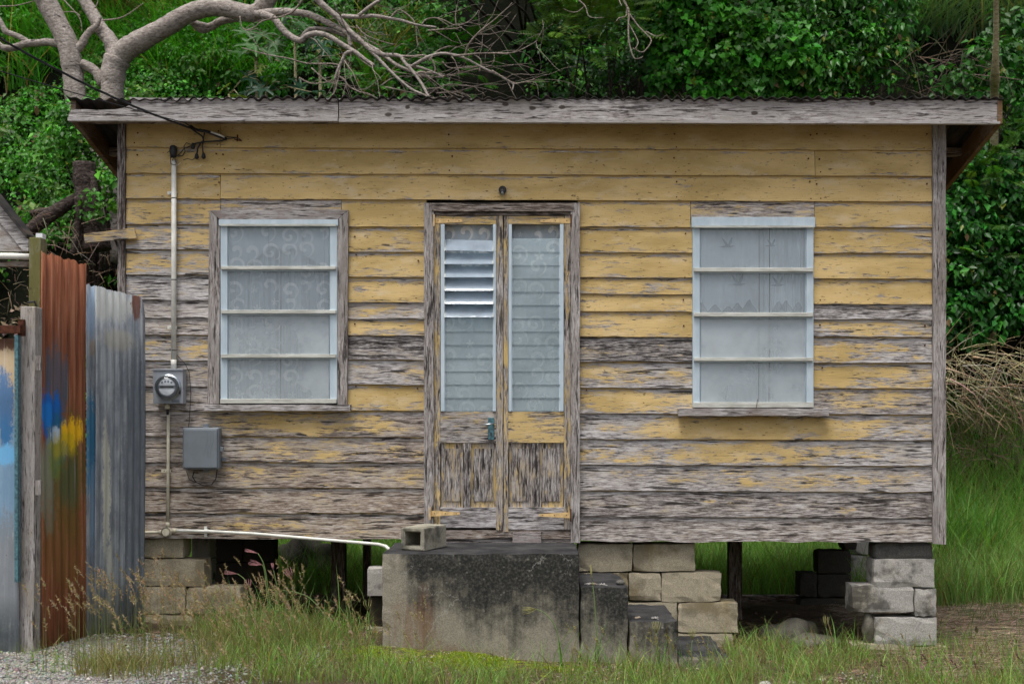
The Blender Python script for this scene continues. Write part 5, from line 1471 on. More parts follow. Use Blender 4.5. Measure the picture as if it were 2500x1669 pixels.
# ---------------------------------------------------------------- foliage generators
def leaves_mesh(pos, tip, nrm, ln, wd, col, shape='oval', fold=.22):
    """arrays of leaves -> V, F, C"""
    n = len(pos)
    tip = unit(tip); side = unit(np.cross(tip, nrm)); nn = np.cross(side, tip)
    if shape == 'oval':
        prof = np.array([(0, 0, 0), (-.5, .42, fold), (.5, .42, fold), (0, .45, 0), (0, 1, -.10)])
        fc = np.array([(0, 1, 3), (0, 3, 2), (1, 4, 3), (3, 4, 2)])
    elif shape == 'heart':
        prof = np.array([(0, .10, 0), (-.36, -.06, .06), (-.55, .30, .14), (.36, -.06, .06), (.55, .30, .14), (0, .42, 0), (0, 1.0, -.16)])
        fc = np.array([(0, 1, 2), (0, 2, 5), (0, 4, 3), (0, 5, 4), (2, 6, 5), (5, 6, 4)])
    elif shape == 'thin':
        prof = np.array([(-.5, 0, 0), (.5, 0, 0), (0, 1, 0)]); fc = np.array([(0, 1, 2)])
    k = len(prof)
    V = pos[:, None, :] + side[:, None, :] * (prof[None, :, 0:1] * wd[:, None, None]) + tip[:, None, :] * (prof[None, :, 1:2] * ln[:, None, None]) + nn[:, None, :] * (prof[None, :, 2:3] * wd[:, None, None])
    Fc = fc[None] + (np.arange(n) * k)[:, None, None]
    C = np.repeat(col, k, axis=0)
    return V.reshape(-1, 3), Fc.reshape(-1, 3), C

class Cat:
    def __init__(s): s.V = []; s.F = []; s.C = []; s.n = 0
    def add(s, V, Fc, C):
        s.V.append(V); s.F.append(Fc + s.n); s.C.append(C); s.n += len(V)
    def build(s, name, m, parent=None):
        return np_mesh(name, np.concatenate(s.V), np.concatenate(s.F), m, parent, np.concatenate(s.C))

LEAFGAIN = np.array((1.0, 1.0, 1.0))
def tint(base, n, spread=.28, yellow=.0, r_=rng):
    b = np.array(base)[None] * (np.array((1.08, 1.42, .66)) if base[1] > base[0] * 2.5 else 1.0) * np.exp(r_.normal(0, spread, (n, 1)))
    b = b * np.exp(r_.normal(0, .10, (n, 3)))
    if yellow > 0:
        m = r_.random(n) < yellow
        b[m] = np.array((.22, .24, .03)) * np.exp(r_.normal(0, .25, (m.sum(), 1)))
    return b

OUT = np.array([0.0, -0.72, 0.69])
def dome_leaves(cat, cen, rad, per, size, base, shape='oval', asp=.55, droop=.55, spread=.3, yellow=.01, r_=rng, squash=.75):
    """per leaves over the outer half of each of many small domes"""
    n = len(cen)
    idx = np.repeat(np.arange(n), per)
    m = len(idx)
    d = r_.normal(size=(m, 3)); d = unit(d)
    flip = (d @ OUT) < -.25
    d[flip] -= 2 * (d[flip] @ OUT)[:, None] * OUT
    rr = rad[idx] * r_.uniform(.55, 1.08, m)
    pos = cen[idx] + d * rr[:, None] * np.array([1, 1, squash])
    nrm = unit(d * .7 + OUT * .55 + r_.normal(0, .38, (m, 3)))
    tip = unit(d * .55 + np.array([0, -.15, -droop]) + r_.normal(0, .45, (m, 3)))
    tip = unit(tip - nrm * np.sum(tip * nrm, 1, keepdims=True))
    ln = size * np.exp(r_.normal(0, .25, m)); wd = ln * asp * np.exp(r_.normal(0, .12, m))
    cb = tint(base, n, .22, 0, r_)[idx] * np.exp(r_.normal(0, spread, (m, 1)))
    cb *= np.exp(r_.normal(0, .08, (m, 3)))
    if yellow > 0:
        q = r_.random(m) < yellow
        cb[q] = np.where(r_.random((q.sum(), 1)) < .6, np.array([[.16, .19, .02]]), np.array([[.12, .075, .03]]))
    cat.add(*leaves_mesh(pos, tip, nrm, ln, wd, cb, shape))

def fronds(cat, pos, dirv, ln, base, pairs=11, r_=rng, leaflet=.16, spread=.25):
    """feathery compound leaves: drooping rachis with paired leaflets"""
    n = len(pos)
    dirv = unit(dirv)
    t = (np.arange(pairs) + .6) / (pairs + .2)
    down = np.array([0, -.10, -1.0])
    P_ = pos[:, None, :] + dirv[:, None, :] * (ln[:, None, None] * t[None, :, None]) + down * (ln[:, None, None] * .42 * (t ** 2)[None, :, None])
    tg = unit(dirv[:, None, :] + down * (.84 * t)[None, :, None])
    side = unit(np.cross(tg, np.array([0, -.45, 1.0])[None, None, :] + r_.normal(0, .2, (n, 1, 3))))
    up = np.cross(side, tg)
    prof = np.sin(np.clip(t * 1.02 + .12, 0, 1) * math.pi) ** .6
    V, N_, L = [], [], []
    cols = tint(base, n, spread, 0, r_)
    for s_ in (-1, 1):
        tp = unit(side * s_ + tg * .45 - np.array([0, 0, .18]))
        l = ln[:, None] * leaflet * 1.6 * prof[None] * np.exp(r_.normal(0, .1, (n, pairs)))
        cat.add(*leaves_mesh(P_.reshape(-1, 3), tp.reshape(-1, 3), up.reshape(-1, 3), l.ravel(), l.ravel() * .34, np.repeat(cols, pairs, 0), 'oval', .1))
    # rachis
    tp = unit(dirv + down * .42)
    cat.add(*leaves_mesh(pos, tp, np.broadcast_to(OUT, pos.shape), ln * 1.05, np.full(n, .004), cols * np.array([1.3, 1.0, .8]), 'thin'))

def blades(cat, pos, lean, h, w, base, bend=.5, spread=.25, r_=rng, dry=.0, seg=3, col=None):
    n = len(pos)
    lean = lean.copy(); lean[:, 2] = 0
    az = r_.uniform(0, 6.283, n)
    side = np.stack([np.cos(az), np.sin(az) * .5, 0 * az], -1)
    c = tint(base, n, spread, 0, r_) if col is None else col
    if dry > 0:
        q = r_.random(n) < dry
        c[q] = np.array((.24, .18, .085)) * np.exp(r_.normal(0, .3, (q.sum(), 1)))
    V = []
    bd = bend * np.exp(r_.normal(0, .4, n))
    for k in range(seg + 1):
        t = k / seg
        ctr = pos + np.array([0, 0, 1.0]) * (h * (t - .35 * np.minimum(bd, 1.3) * t ** 2.4))[:, None] + lean * (h * bd * t ** 1.8)[:, None]
        wv = w * (1 - t) ** .7 if k < seg else w * 0
        if k < seg:
            V += [ctr - side * wv[:, None] * .5, ctr + side * wv[:, None] * .5]
        else:
            V += [ctr]
    k = 2 * seg + 1
    V = np.stack(V, 1)
    fc = []
    for s_ in range(seg - 1):
        a = 2 * s_
        fc += [(a, a + 1, a + 3), (a, a + 3, a + 2)]
    a = 2 * (seg - 1); fc += [(a, a + 1, a + 2)]
    Fc = np.array(fc)[None] + (np.arange(n) * k)[:, None, None]
    shade = np.repeat(c, k, 0)
    cat.add(V.reshape(-1, 3), Fc.reshape(-1, 3), shade)

def rlean(n, r_=rng, k=1.0, bias=(0, 0)):
    a = r_.uniform(0, 6.283, n)
    return np.stack([np.cos(a) * k + bias[0], np.sin(a) * k + bias[1], 0 * a], -1)

# ---------------------------------------------------------------- hillside cover
def hill_points(n, x0, x1, y0, y1, r_=rng):
    x = r_.uniform(x0, x1, n); y = r_.uniform(y0, y1, n)
    return np.stack([x, y, T(x, y)], -1)
def in_box(px, py, b): return (px > b[0]) & (px < b[1]) & (py > b[2]) & (py < b[3])

pts = hill_points(32000, -10.5, 10.5, 1.9, 9.5)
# weight by slope so steep ground is as thick as flat ground
px, py = proj(pts)
vis = (px > -750) & (px < 3300) & (py < 1150) & (py > -380)
pts, px, py = pts[vis], px[vis], py[vis]
keep = rng.random(len(pts)) < np.clip(.35 + .65 * (pts[:, 1] > 3.2), 0, 1)
pts, px, py = pts[keep], px[keep], py[keep]
n1 = wav(pts, .35, 71) + .5 * wav(pts, .9, 72)
dark_gap = in_box(px, py, (1085, 1480, -60, 330)) & (n1 < .75)
dark_gap |= in_box(px, py, (1480, 1640, 90, 330)) & (n1 < .9)
gap_r = in_box(px, py, (2120, 2400, 110, 300)) & (n1 < .6)
bank = in_box(px, py, (-400, 300, 440, 900)) & (n1 < .55)
behind_right = (px > 2290) & (px < 2600) & (py > 800)
hidden = (px > 480) & (px < 2120) & (py > 330)
ok = ~(dark_gap | gap_r | bank | behind_right | hidden)
ok &= n1 > -.75
pts, px, py, n1 = pts[ok], px[ok], py[ok], n1[ok]
lift = .10 + .28 * np.clip(n1 + .5, 0, 1.5) * rng.random(len(pts))
cen = pts + OUT * lift[:, None]
cover = Cat()
left = px < 560
mid = (px >= 560) & (px < 1250)
rgt = px >= 1250
def sel(m, frac): return m & (rng.random(len(m)) < frac)
a = sel(left, .75)
dome_leaves(cover, cen[a], rng.uniform(.09, .20, a.sum()), 28, .044, (.042, .130, .018), 'oval', .62, spread=.42, yellow=.022)
a = sel(left, .12)
dome_leaves(cover, cen[a] + OUT * .05, rng.uniform(.08, .16, a.sum()), 14, .085, (.085, .205, .030), 'oval', .5, spread=.25, yellow=.02)
a = sel(mid, .50)
dome_leaves(cover, cen[a], rng.uniform(.10, .24, a.sum()), 24, .056, (.026, .085, .014), 'oval', .55, spread=.35, yellow=.015)
a = sel(rgt, .50)
dome_leaves(cover, cen[a], rng.uniform(.10, .26, a.sum()), 24, .060, (.020, .070, .013), 'oval', .52, spread=.46, yellow=.025)
a = sel(rgt, .10)
dome_leaves(cover, cen[a] + OUT * .08, rng.uniform(.08, .16, a.sum()), 14, .085, (.060, .160, .022), 'oval', .45, spread=.25, yellow=.04)
tag(cover.build('hillside_foliage', M['leaf']), 'dense green creepers and shrubs covering the hillside', 'foliage', None, 'stuff')
# long hillside grass, drooping
hg = Cat()
def grass_at(b, n, h, w, base, yr=(4.2, 8.2), dry=.05, bend=.9):
    q = hill_points(n * 40, X(b[0], yr[0] + 1) - 2.5, X(b[1], yr[0] + 1) + 2.5, yr[0], yr[1])
    x_, y_ = proj(q)
    q = q[in_box(x_, y_, b)][:n]
    m = len(q)
    if m == 0: return
    tuft = q[rng.integers(0, m, max(1, m // 14))]
    q = tuft[rng.integers(0, len(tuft), m)] + rng.normal(0, .05, (m, 3)) + OUT * .06
    blades(hg, q, rlean(m, bias=(0, -.9)), h * np.exp(rng.normal(0, .25, m)), np.full(m, w), base, bend, dry=dry, seg=4)
grass_at((-60, 520, -200, 240), 2600, .55, .016, (.05, .15, .03), dry=.10)
grass_at((240, 420, -40, 110), 1500, .60, .015, (.09, .12, .045), dry=.35)
grass_at((860, 1000, 130, 270), 900, .5, .014, (.07, .13, .04), dry=.35)
grass_at((2200, 2560, -200, 130), 3000, .70, .017, (.10, .18, .085), dry=.04, bend=1.1)
grass_at((380, 700, 100, 260), 1500, .42, .015, (.05, .16, .03), dry=.05)
tag(hg.build('hillside_grass', M['grass']), 'long drooping grass on the hillside', 'grass', None, 'stuff')

# ---------------------------------------------------------------- individual bushes
def bush(name, label, lobes, stem_y, fn, group=None, cat='bush', base_py=None):
    """lobes: (px, py, y, radius m)"""
    bx = np.mean([X(l[0], l[2]) for l in lobes]); 
    zb = float(T(bx, stem_y))
    t = thing(name, label, cat, (bx, stem_y, zb), group)
    b = MB()
    rr = random.Random(len(label))
    for k, l in enumerate(lobes):
        tgt = P(l[0], l[1], l[2]); base_ = Vector((bx + rr.uniform(-.15, .15), stem_y + rr.uniform(-.1, .1), zb - .05))
        m_ = base_.lerp(tgt, .5) + Vector((rr.uniform(-.12, .12), .08, rr.uniform(0, .15)))
        b.tube([base_, m_, tgt], [.022, .015, .006], 6)
    b.build('stem', M['bark_dark'], t, smooth=True)
    c = Cat(); fn(c, lobes)
    c.build('crown', fn.mat if hasattr(fn, 'mat') else M['leaf'], t)
    return t
def lobe_pts(l, n, r_=rng, lo=.5):
    d = unit(r_.normal(size=(n, 3)))
    f = (d @ OUT) < -.1
    d[f] -= 2 * (d[f] @ OUT)[:, None] * OUT
    return np.array(P(l[0], l[1], l[2])) + d * (l[3] * r_.uniform(lo, 1.0, n) ** .6)[:, None], d
def leafy(n_dome, per, size, base, shape='oval', asp=.55, droop=.6, mat=None, yellow=.02, spread=.3, dr=(.08, .16)):
    def f(c, lobes):
        for l in lobes:
            k = int(n_dome * (l[3] / .5) ** 2)
            p_, d = lobe_pts(l, k)
            dome_leaves(c, p_, rng.uniform(dr[0], dr[1], k), per, size, base, shape, asp, droop, spread, yellow)
    f.mat = mat or M['leaf']
    return f
def feathery(n, ln, base, leafbase=None):
    def f(c, lobes):
        for l in lobes:
            k = int(n * (l[3] / .5) ** 2)
            p_, d = lobe_pts(l, k)
            dv = d + rng.normal(0, .35, (k, 3)) + np.array([0, -.4, .25])
            fronds(c, p_, dv, ln * np.exp(rng.normal(0, .2, k)), base)
    f.mat = M['leaf']
    return f
bush('vine_covered_bush', 'tall mound of bright heart-shaped vine leaves rising above the middle of the roof',
     [(1700, 40, 4.6, .50), (1640, 110, 4.5, .40), (1760, 130, 4.4, .55), (1830, 60, 4.7, .55), (1880, 160, 4.5, .50), (1680, 200, 4.4, .45), (1800, 215, 4.4, .45), (1740, -60, 4.9, .6), (1900, 225, 4.5, .35), (1640, 20, 4.8, .4)], 5.2,
     leafy(95, 26, .056, (.038, .125, .020), 'heart', .95, 1.1, yellow=.018, spread=.42))
bush('feathery_bush', 'light green feathery-leaved bush left of the hanging vine',
     [(1420, 95, 4.0, .34), (1480, 40, 4.0, .38), (1410, 20, 4.3, .36), (1370, 110, 4.2, .28), (1510, 90, 4.2, .28)], 5.3, feathery(80, .32, (.115, .230, .030)), None)  # leaf colour lightened to look lit
bush('feathery_bush', 'darker feathery-leaved bush low behind the roof left of the vine mound',
     [(1330, 160, 4.7, .34), (1290, 215, 4.6, .32), (1250, 190, 4.5, .3), (1450, 160, 5.0, .36), (1560, 150, 5.0, .34), (1390, 215, 4.9, .3)], 5.2, feathery(22, .30, (.020, .066, .016)))  # leaf colour darkened to stand for shade
bush('feathery_bush', 'feathery-leaved bush behind the bare twigs above the roof',
     [(960, 200, 4.4, .3), (1060, 150, 4.6, .32), (1130, 200, 4.4, .3), (1180, 215, 4.3, .26), (900, 225, 4.2, .25), (1000, 100, 4.8, .34), (1180, 130, 4.7, .28)], 5.0, feathery(45, .28, (.040, .115, .020)))
bush('broad_leaved_bush', 'leafy bush with long drooping leaves right of the vine mound',
     [(2000, 60, 4.7, .5), (2060, 150, 4.6, .42), (1970, 150, 4.6, .4), (2130, 60, 4.8, .45), (2100, 190, 4.6, .32), (1990, 220, 4.5, .34), (1960, 0, 4.9, .45), (2160, 150, 4.7, .3)], 5.3,
     leafy(80, 22, .080, (.026, .088, .015), 'oval', .42, 1.0, M['gloss_leaf'], yellow=.05, spread=.4))
bush('creeper_bush', 'bushy creeper left of the vine mound above the roof',
     [(1590, 30, 4.8, .34), (1560, 100, 5.0, .3), (1610, 190, 4.8, .3), (1510, 190, 5.2, .3)], 5.3, leafy(50, 18, .062, (.022, .07, .014), 'oval', .5, .9))
bush('glossy_bush', 'dense dark glossy-leaved bush right of the house beside the corner',
     [(2340, 560, 4.1, .42), (2420, 480, 4.3, .5), (2350, 700, 4.0, .42), (2440, 640, 4.1, .48), (2390, 790, 3.9, .38), (2480, 760, 4.0, .42), (2310, 790, 3.9, .36), (2500, 540, 4.3, .5), (2320, 460, 4.4, .36), (2530, 680, 4.1, .45), (2300, 640, 4.1, .4)], 4.6,
     leafy(72, 20, .076, (.018, .070, .017), 'oval', .56, .75, M['gloss_leaf'], yellow=.02, spread=.48))
bush('feathery_bush', 'yellow-green feathery bush beside the right eave', [(2440, 420, 4.0, .30), (2380, 450, 4.0, .26), (2480, 360, 4.2, .34), (2420, 640, 3.7, .14), (2400, 560, 3.7, .12)], 4.8, feathery(70, .24, (.060, .145, .020)))
bush('shade_bush', 'dark leafy bush behind the slim tree at the upper right', [(2480, 250, 4.6, .45), (2420, 190, 4.7, .36), (2350, 240, 4.6, .28), (2500, 120, 4.9, .45), (2260, 225, 4.6, .22)], 5.2, leafy(36, 18, .085, (.024, .075, .018), 'oval', .55, .8, yellow=.02))
bush('trunk_creeper', 'green creeper climbing over the foot of the bare tree left of the house', [(185, 330, 2.9, .24), (210, 340, 3.0, .2), (240, 420, 2.9, .2), (225, 380, 2.85, .22), (262, 470, 2.8, .24), (190, 300, 3.0, .22), (250, 520, 2.6, .2), (150, 370, 2.9, .25), (278, 430, 2.7, .16)], 3.3, leafy(75, 20, .050, (.048, .135, .022), 'oval', .65, .6, dr=(.06, .12)), cat='creeper')
bush('added_shade_canopy', 'dark leafy canopy hanging in at the top edge above the hanging vine',
     [(1180, -150, 4.4, .7), (1330, -120, 4.2, .7), (1480, -170, 4.0, .7), (1620, -230, 4.2, .7), (1050, -210, 4.6, .7), (1250, -260, 3.8, .7), (1420, -280, 3.6, .7), (1180, -60, 5.0, .4), (1290, -40, 5.1, .35), (900, -260, 4.4, .6), (1760, -300, 4.2, .7)], 6.6,
     leafy(34, 22, .085, (.022, .070, .014), 'oval', .5, .9), cat='tree')  # mostly unseen crown, added to block sky light over the slope
# papaya-like plants with big lobed leaves
def lobed_leaf(c, centre, nrm, s_, base, r_):
    n = unit(np.array(nrm)); u = unit(np.cross(n, [.2, .3, 1])); v = np.cross(n, u)
    k = 7; V = [centre]; a0 = r_.uniform(0, 6.28)
    for i in range(k):
        a = a0 + (i - k / 2) * 6.283 / (k + .8)
        for da, rr, dz in ((-.30, .42, .02), (-.14, .80, .03), (0, 1.0, -.12), (.14, .80, .03), (.30, .42, .02)):
            rad = s_ * rr * (1 - .12 * abs(i - 3) / 3)
            V.append(centre + (u * math.cos(a + da) + v * math.sin(a + da)) * rad + n * dz * s_)
    V = np.array(V); Fc = []
    for i in range(k):
        b = 1 + i * 5
        Fc += [(0, b, b + 1), (0, b + 1, b + 2), (0, b + 2, b + 3), (0, b + 3, b + 4)]
        if i < k - 1: Fc.append((0, b + 4, b + 5))
    c.add(V, np.array(Fc), np.repeat(np.array([base]) * math.exp(r_.normal(0, .2)), len(V), 0))
def palmate(px, py, y_, label, leafs, base):
    r_ = np.random.default_rng(int(px))
    c0 = P(px, py, y_); zb = float(T(c0.x, y_ + .4))
    t = thing('palmate_plant', label, 'plant', (c0.x, y_ + .35, zb), 'large-leaved plants behind the roof')
    b = MB(); b.tube([(c0.x, y_ + .35, zb - .05), (c0.x, y_ + .2, (zb + c0.z) / 2), c0], [.03, .022, .014], 7); b.build('stem', M['bark_olive'], t, smooth=True)
    c = Cat()
    for lx, ly, s_ in leafs:
        q = np.array(P(lx, ly, y_ + r_.uniform(-.25, .1)))
        pt = MB(); pt.tube([c0, (np.array(c0) + q) / 2 + np.array([0, 0, .05]), q], [.006, .005, .004], 5); pt.build('leaf_stalk', M['bark_olive'], t, smooth=True)
        s_ *= .74
        lobed_leaf(c, q, OUT + r_.normal(0, .35, 3) + np.array([0, 0, .15]), s_, base, r_)
    c.build('leaves', M['leaf'], t)
palmate(625, 150, 4.0, 'large plant with bright lobed leaves left of the tangle of twigs', [(600, 80, .22), (640, 85, .24), (590, 130, .24), (655, 130, .24), (620, 110, .26), (670, 105, .2)], (.040, .125, .022))
palmate(720, 95, 4.1, 'large plant with lobed leaves among the bare limbs', [(690, 55, .2), (735, 60, .22), (715, 85, .22), (750, 95, .2), (700, 30, .2)], (.040, .125, .026))
palmate(650, 225, 3.9, 'dark blue-green plant with lobed leaves just above the roof', [(610, 190, .22), (655, 185, .26), (690, 200, .24), (640, 215, .25), (600, 225, .2), (760, 225, .22), (735, 215, .2)], (.018, .062, .030))
palmate(780, 110, 4.2, 'dark plant with lobed leaves behind the forked limb', [(760, 105, .2), (790, 115, .2), (770, 140, .2), (805, 100, .18)], (.020, .068, .032))
palmate(560, 230, 3.9, 'small plant with yellowing lobed leaves above the roof', [(640, 160, .10), (545, 215, .14), (585, 235, .15), (633, 172, .09)], (.11, .16, .02))

# ---------------------------------------------------------------- dry stalks, right
ds = Cat()
def sticks(n, b, yr, ln, r0, c, sd, ang=(0, 1)):
    r_ = np.random.default_rng(sd)
    px_ = r_.uniform(b[0], b[1], n); py_ = r_.uniform(b[2], b[3], n); y_ = r_.uniform(yr[0], yr[1], n)
    p = np.stack([(px_ - VX) * (CAMD + y_) / F, y_, CAMZ + (VY - py_) * (CAMD + y_) / F], -1)
    d_ = unit(np.stack([r_.normal(.35, .75, n), r_.normal(-.15, .4, n), r_.normal(-.25, .55, n)], -1))
    l = ln * np.exp(r_.normal(0, .4, n))
    sag_ = r_.uniform(.0, .25, n)
    q = [p, p + d_ * (l * .5)[:, None] + np.array([0, 0, 1]) * (sag_ * l * .3)[:, None], p + d_ * l[:, None] - np.array([0, 0, 1]) * (sag_ * l * .5)[:, None]]
    s1 = unit(np.cross(d_, np.array([0, 1, .2]))); s2 = np.cross(d_, s1)
    V = []
    for k, rr in enumerate((1.0, .8, .35)):
        for a in (0, 2.09, 4.19):
            V.append(q[k] + (s1 * math.cos(a) + s2 * math.sin(a)) * (r0 * rr * np.exp(r_.normal(0, .2, (n, 1)))))
    V = np.stack(V, 1); fc = []
    for k in range(2):
        for j in range(3):
            a, b2 = 3 * k + j, 3 * k + (j + 1) % 3
            fc += [(a, b2, b2 + 3), (a, b2 + 3, a + 3)]
    Fc = np.array(fc)[None] + (np.arange(n) * 9)[:, None, None]
    ds.add(V.reshape(-1, 3), Fc.reshape(-1, 3), np.repeat(tint(c, n, .35, 0, r_), 9, 0))
sticks(260, (2250, 2520, 835, 1020), (3.3, 3.9), .30, .0030, (.44, .37, .22), 81)
sticks(110, (2240, 2520, 850, 980), (3.2, 3.6), .36, .0042, (.52, .45, .29), 82)
sticks(360, (2270, 2560, 930, 1130), (3.3, 3.8), .20, .0030, (.13, .09, .06), 83)
tag(ds.build('dry_stalks', M['litter']), 'heap of dry brown stalks on the slope right of the house', 'dry stalks', None, 'stuff')
ds = Cat()
sticks(300, (-60, 300, 540, 800), (2.0, 2.6), .09, .003, (.20, .14, .10), 84)
sticks(24, (80, 260, 500, 620), (2.3, 2.6), .22, .0035, (.24, .18, .14), 85)
tag(ds.build('bank_litter', M['litter']), 'dry roots and twigs littering the bank behind the fence', 'litter', None, 'stuff')
ds = Cat()
sticks(90, (2140, 2420, 120, 235), (4.3, 4.8), .5, .004, (.13, .10, .075), 86)
sticks(40, (1600, 1760, 200, 235), (4.1, 4.3), .3, .004, (.2, .15, .11), 87)
tag(ds.build('dead_twigs', M['litter']), 'thin dead twigs in the dark gap at the upper right', 'twigs', None, 'stuff')
bl = Cat()
q = hill_points(2600, -6.5, -3.2, 1.9, 3.2); m = len(q)
nrm = unit(OUT + rng.normal(0, .4, (m, 3))); tp = rng.normal(size=(m, 3))
tp = unit(tp - nrm * np.sum(tp * nrm, 1, keepdims=True))
bl.add(*leaves_mesh(q + OUT * .015, tp, nrm, rng.uniform(.04, .09, m), rng.uniform(.02, .045, m), tint((.15, .115, .08), m, .4), 'oval'))
tag(bl.build('bank_dead_leaves', M['litter']), 'brown fallen leaves on the bank behind the fence', 'litter', None, 'stuff')

# ---------------------------------------------------------------- grass behind and beside the house
bg_ = Cat()
def field(n, x0, x1, y0, y1, h, w, base, dry=.08, bend=.5, dens=None, seg=3, cat=bg_, jit=.25):
    x = rng.uniform(x0, x1, n); y = rng.uniform(y0, y1, n)
    p = np.stack([x, y, 0 * x], -1)
    if dens is not None:
        k = rng.random(n) < dens(x, y, p); x, y, p = x[k], y[k], p[k]
    p[:, 2] = T(x, y) - .01
    m = len(p)
    blades(cat, p, rlean(m, k=.8), h * np.exp(rng.normal(0, jit, m)), w * np.exp(rng.normal(0, .2, m)), base, bend, dry=dry, seg=seg)
clump = lambda s_, f_, th: (lambda x, y, p: np.clip(wav(p, f_, s_) * .8 + th, 0, 1))
field(32000, 2.2, 8.5, 2.3, 4.3, .38, .008, (.185, .360, .075), .16, .55)
field(14000, 2.6, 7.0, 1.7, 3.0, .40, .008, (.205, .350, .095), .20, .55)
field(36000, -3.2, 3.0, 2.05, 4.7, .38, .008, (.22, .40, .095), .12, .5)
field(4000, 2.8, 6.5, 3.2, 4.1, .42, .014, (.14, .265, .060), .10, .6, clump(91, .5, .4))
field(700, 3.55, 4.2, 2.7, 3.2, .58, .016, (.125, .27, .050), .05, .5)
tag(bg_.build('rear_grass', M['grass']), 'tall green grass growing behind and to the right of the house', 'grass', None, 'stuff')

# front lawn
fg = Cat()
def front_d(x, y, p):
    n_ = wav(p, .55, 95) * .5 + wav(p, 1.6, 96) * .35
    d_ = np.clip(.62 + n_, 0.05, 1)
    moss = ((x + .42) / .75) ** 2 + ((y + .95) / .24) ** 2 < 1
    d_ = np.where(moss, d_ * .05, d_)
    stepb = (x > -.95) & (x < 1.25) & (y > -.8)
    d_ = np.where(stepb, 0, d_)
    gravel = (x < -1.75) & (y < -.75) & (wav(p, .8, 97) < .6)
    d_ = np.where(gravel, d_ * .10, d_)
    d_ = np.where(x < -2.15, d_ * .30, d_)
    under = (y > .1) & (x < 2.7)
    d_ = np.where(under, d_ * .04, d_)
    bare = (x > 2.2) & (wav(p, .7, 98) < .35) & (y > -.9)
    d_ = np.where(bare, d_ * .18, d_)
    return d_
field(62000, -3.4, 3.6, -1.75, .35, .085, .0045, (.215, .330, .085), .34, .8, front_d, cat=fg, jit=.4)
field(15000, -3.0, 3.6, -1.9, .12, .17, .0050, (.205, .345, .080), .26, .6, front_d, cat=fg, jit=.35)
field(800, -2.3, -1.0, -1.0, .02, .24, .006, (.17, .30, .08), .25, .55, front_d, cat=fg, jit=.3)
field(2500, 2.4, 4.4, .2, 1.8, .12, .0045, (.09, .17, .035), .3, .8, front_d, cat=fg, jit=.4)
field(6500, -2.35, -1.2, -1.9, -.35, .16, .0045, (.24, .27, .10), .45, .6, lambda x, y, p: np.clip(wav(p, .9, 99) * .8 + .35, 0, 1), cat=fg, jit=.35)
tag(fg.build('front_grass', M['grass']), 'short patchy grass and weeds in front of the house', 'grass', None, 'stuff')

# seed-headed grass, denser at the lower left
sg = Cat()
def seedheads(n, xr, yr, hr, c, sd, lean=(-.35, 0)):
    r_ = np.random.default_rng(sd)
    x = r_.uniform(*xr, n); y = r_.uniform(*yr, n)
    p = np.stack([x, y, T(x, y)], -1)
    h = r_.uniform(*hr, n)
    ln = rlean(n, r_, .25, lean)
    bend = np.full(n, .55)
    blades(sg, p, ln, h, np.full(n, .0032), (.20, .22, .075), .0, col=tint((.17, .19, .07), n, .2, 0, r_), r_=r_, seg=4)
    # the stems above are straight; heads continue the lean
    tip0 = p + np.array([0, 0, 1.0]) * h[:, None]
    d_ = unit(np.stack([ln[:, 0], ln[:, 1], np.full(n, .9)], -1))
    for k in range(26):
        t = k / 25
        q = tip0 - np.array([0, 0, .02]) + d_ * (t * .095) + np.array([0, 0, -.02 * t * t])
        sd_ = unit(r_.normal(size=(n, 3)) + d_ * 1.1)
        l = .018 * math.sin(math.pi * min(1, t * .92 + .10)) ** .7
        sg.add(*leaves_mesh(q, sd_, unit(r_.normal(size=(n, 3))), np.full(n, l), np.full(n, l * .38), tint(c, n, .18, 0, r_), 'thin'))
seedheads(260, (-2.6, -1.35), (-1.9, -.65), (.22, .50), (.36, .27, .18), 101)
seedheads(60, (-1.95, -.75), (-3.0, -1.9), (.34, .60), (.38, .29, .19), 105)
seedheads(40, (-1.55, -.6), (-1.6, -.85), (.15, .32), (.33, .27, .15), 102)
seedheads(60, (.2, 3.4), (-1.5, -.85), (.12, .26), (.30, .26, .13), 103)
seedheads(14, (1.9, 3.2), (-1.5, -1.2), (.10, .22), (.12, .06, .06), 104)
tag(sg.build('seed_grass', M['grass']), 'grass with tan seed heads along the front edge', 'grass', None, 'stuff')

# weeds with spreading purple seed fingers by the left pier
def finger_grass(label, stem, head, nf, col, spread_, y_=-.30, name='finger_grass', l=.06):
    base_ = P(stem[0][0], stem[0][1], y_)
    base_.z = min(base_.z, float(T(base_.x, y_)) + .02)
    t = thing(name, label, 'weed', base_, 'weeds with seed heads')
    pts = [base_] + [P(a, c, y_) for a, c in stem[1:]]
    sp, _ = smooth_path(pts, [1] * len(pts))
    b = MB(); b.tube(sp, list(np.linspace(.0042, .0022, len(sp))), 6); b.build('stem', M['weed_stem'], t, smooth=True)
    tip_ = sp[-1]; th = math.atan2(-(head[1]), head[0])
    for k in range(nf):
        a = th + (k - (nf - 1) / 2) * spread_
        d_ = Vector((math.cos(a), random.uniform(-.3, .3), math.sin(a)))
        e = tip_ + d_ * l + Vector((math.cos(th), 0, math.sin(th))) * l * .45
        m_ = tip_ + d_ * l * .75
        MB().tube([tip_, m_, e], [.0012, .0021, .0008], 5).build('seed_finger', col, t, smooth=True)
    # two leaves from the foot
    c = Cat()
    n = 5
    blades(c, np.array([base_] * n) + rng.normal(0, .01, (n, 3)), rlean(n), rng.uniform(.15, .3, n), np.full(n, .008), (.085, .21, .04), .5, seg=4)
    c.build('leaves', M['grass'], t)
M['weed_stem'] = simple('weed_stem', (.13, .20, .06), .6)
M['pink_seed'] = simple('purple_seed_head', (.36, .17, .18), .8, .15, 0, .3, 60)
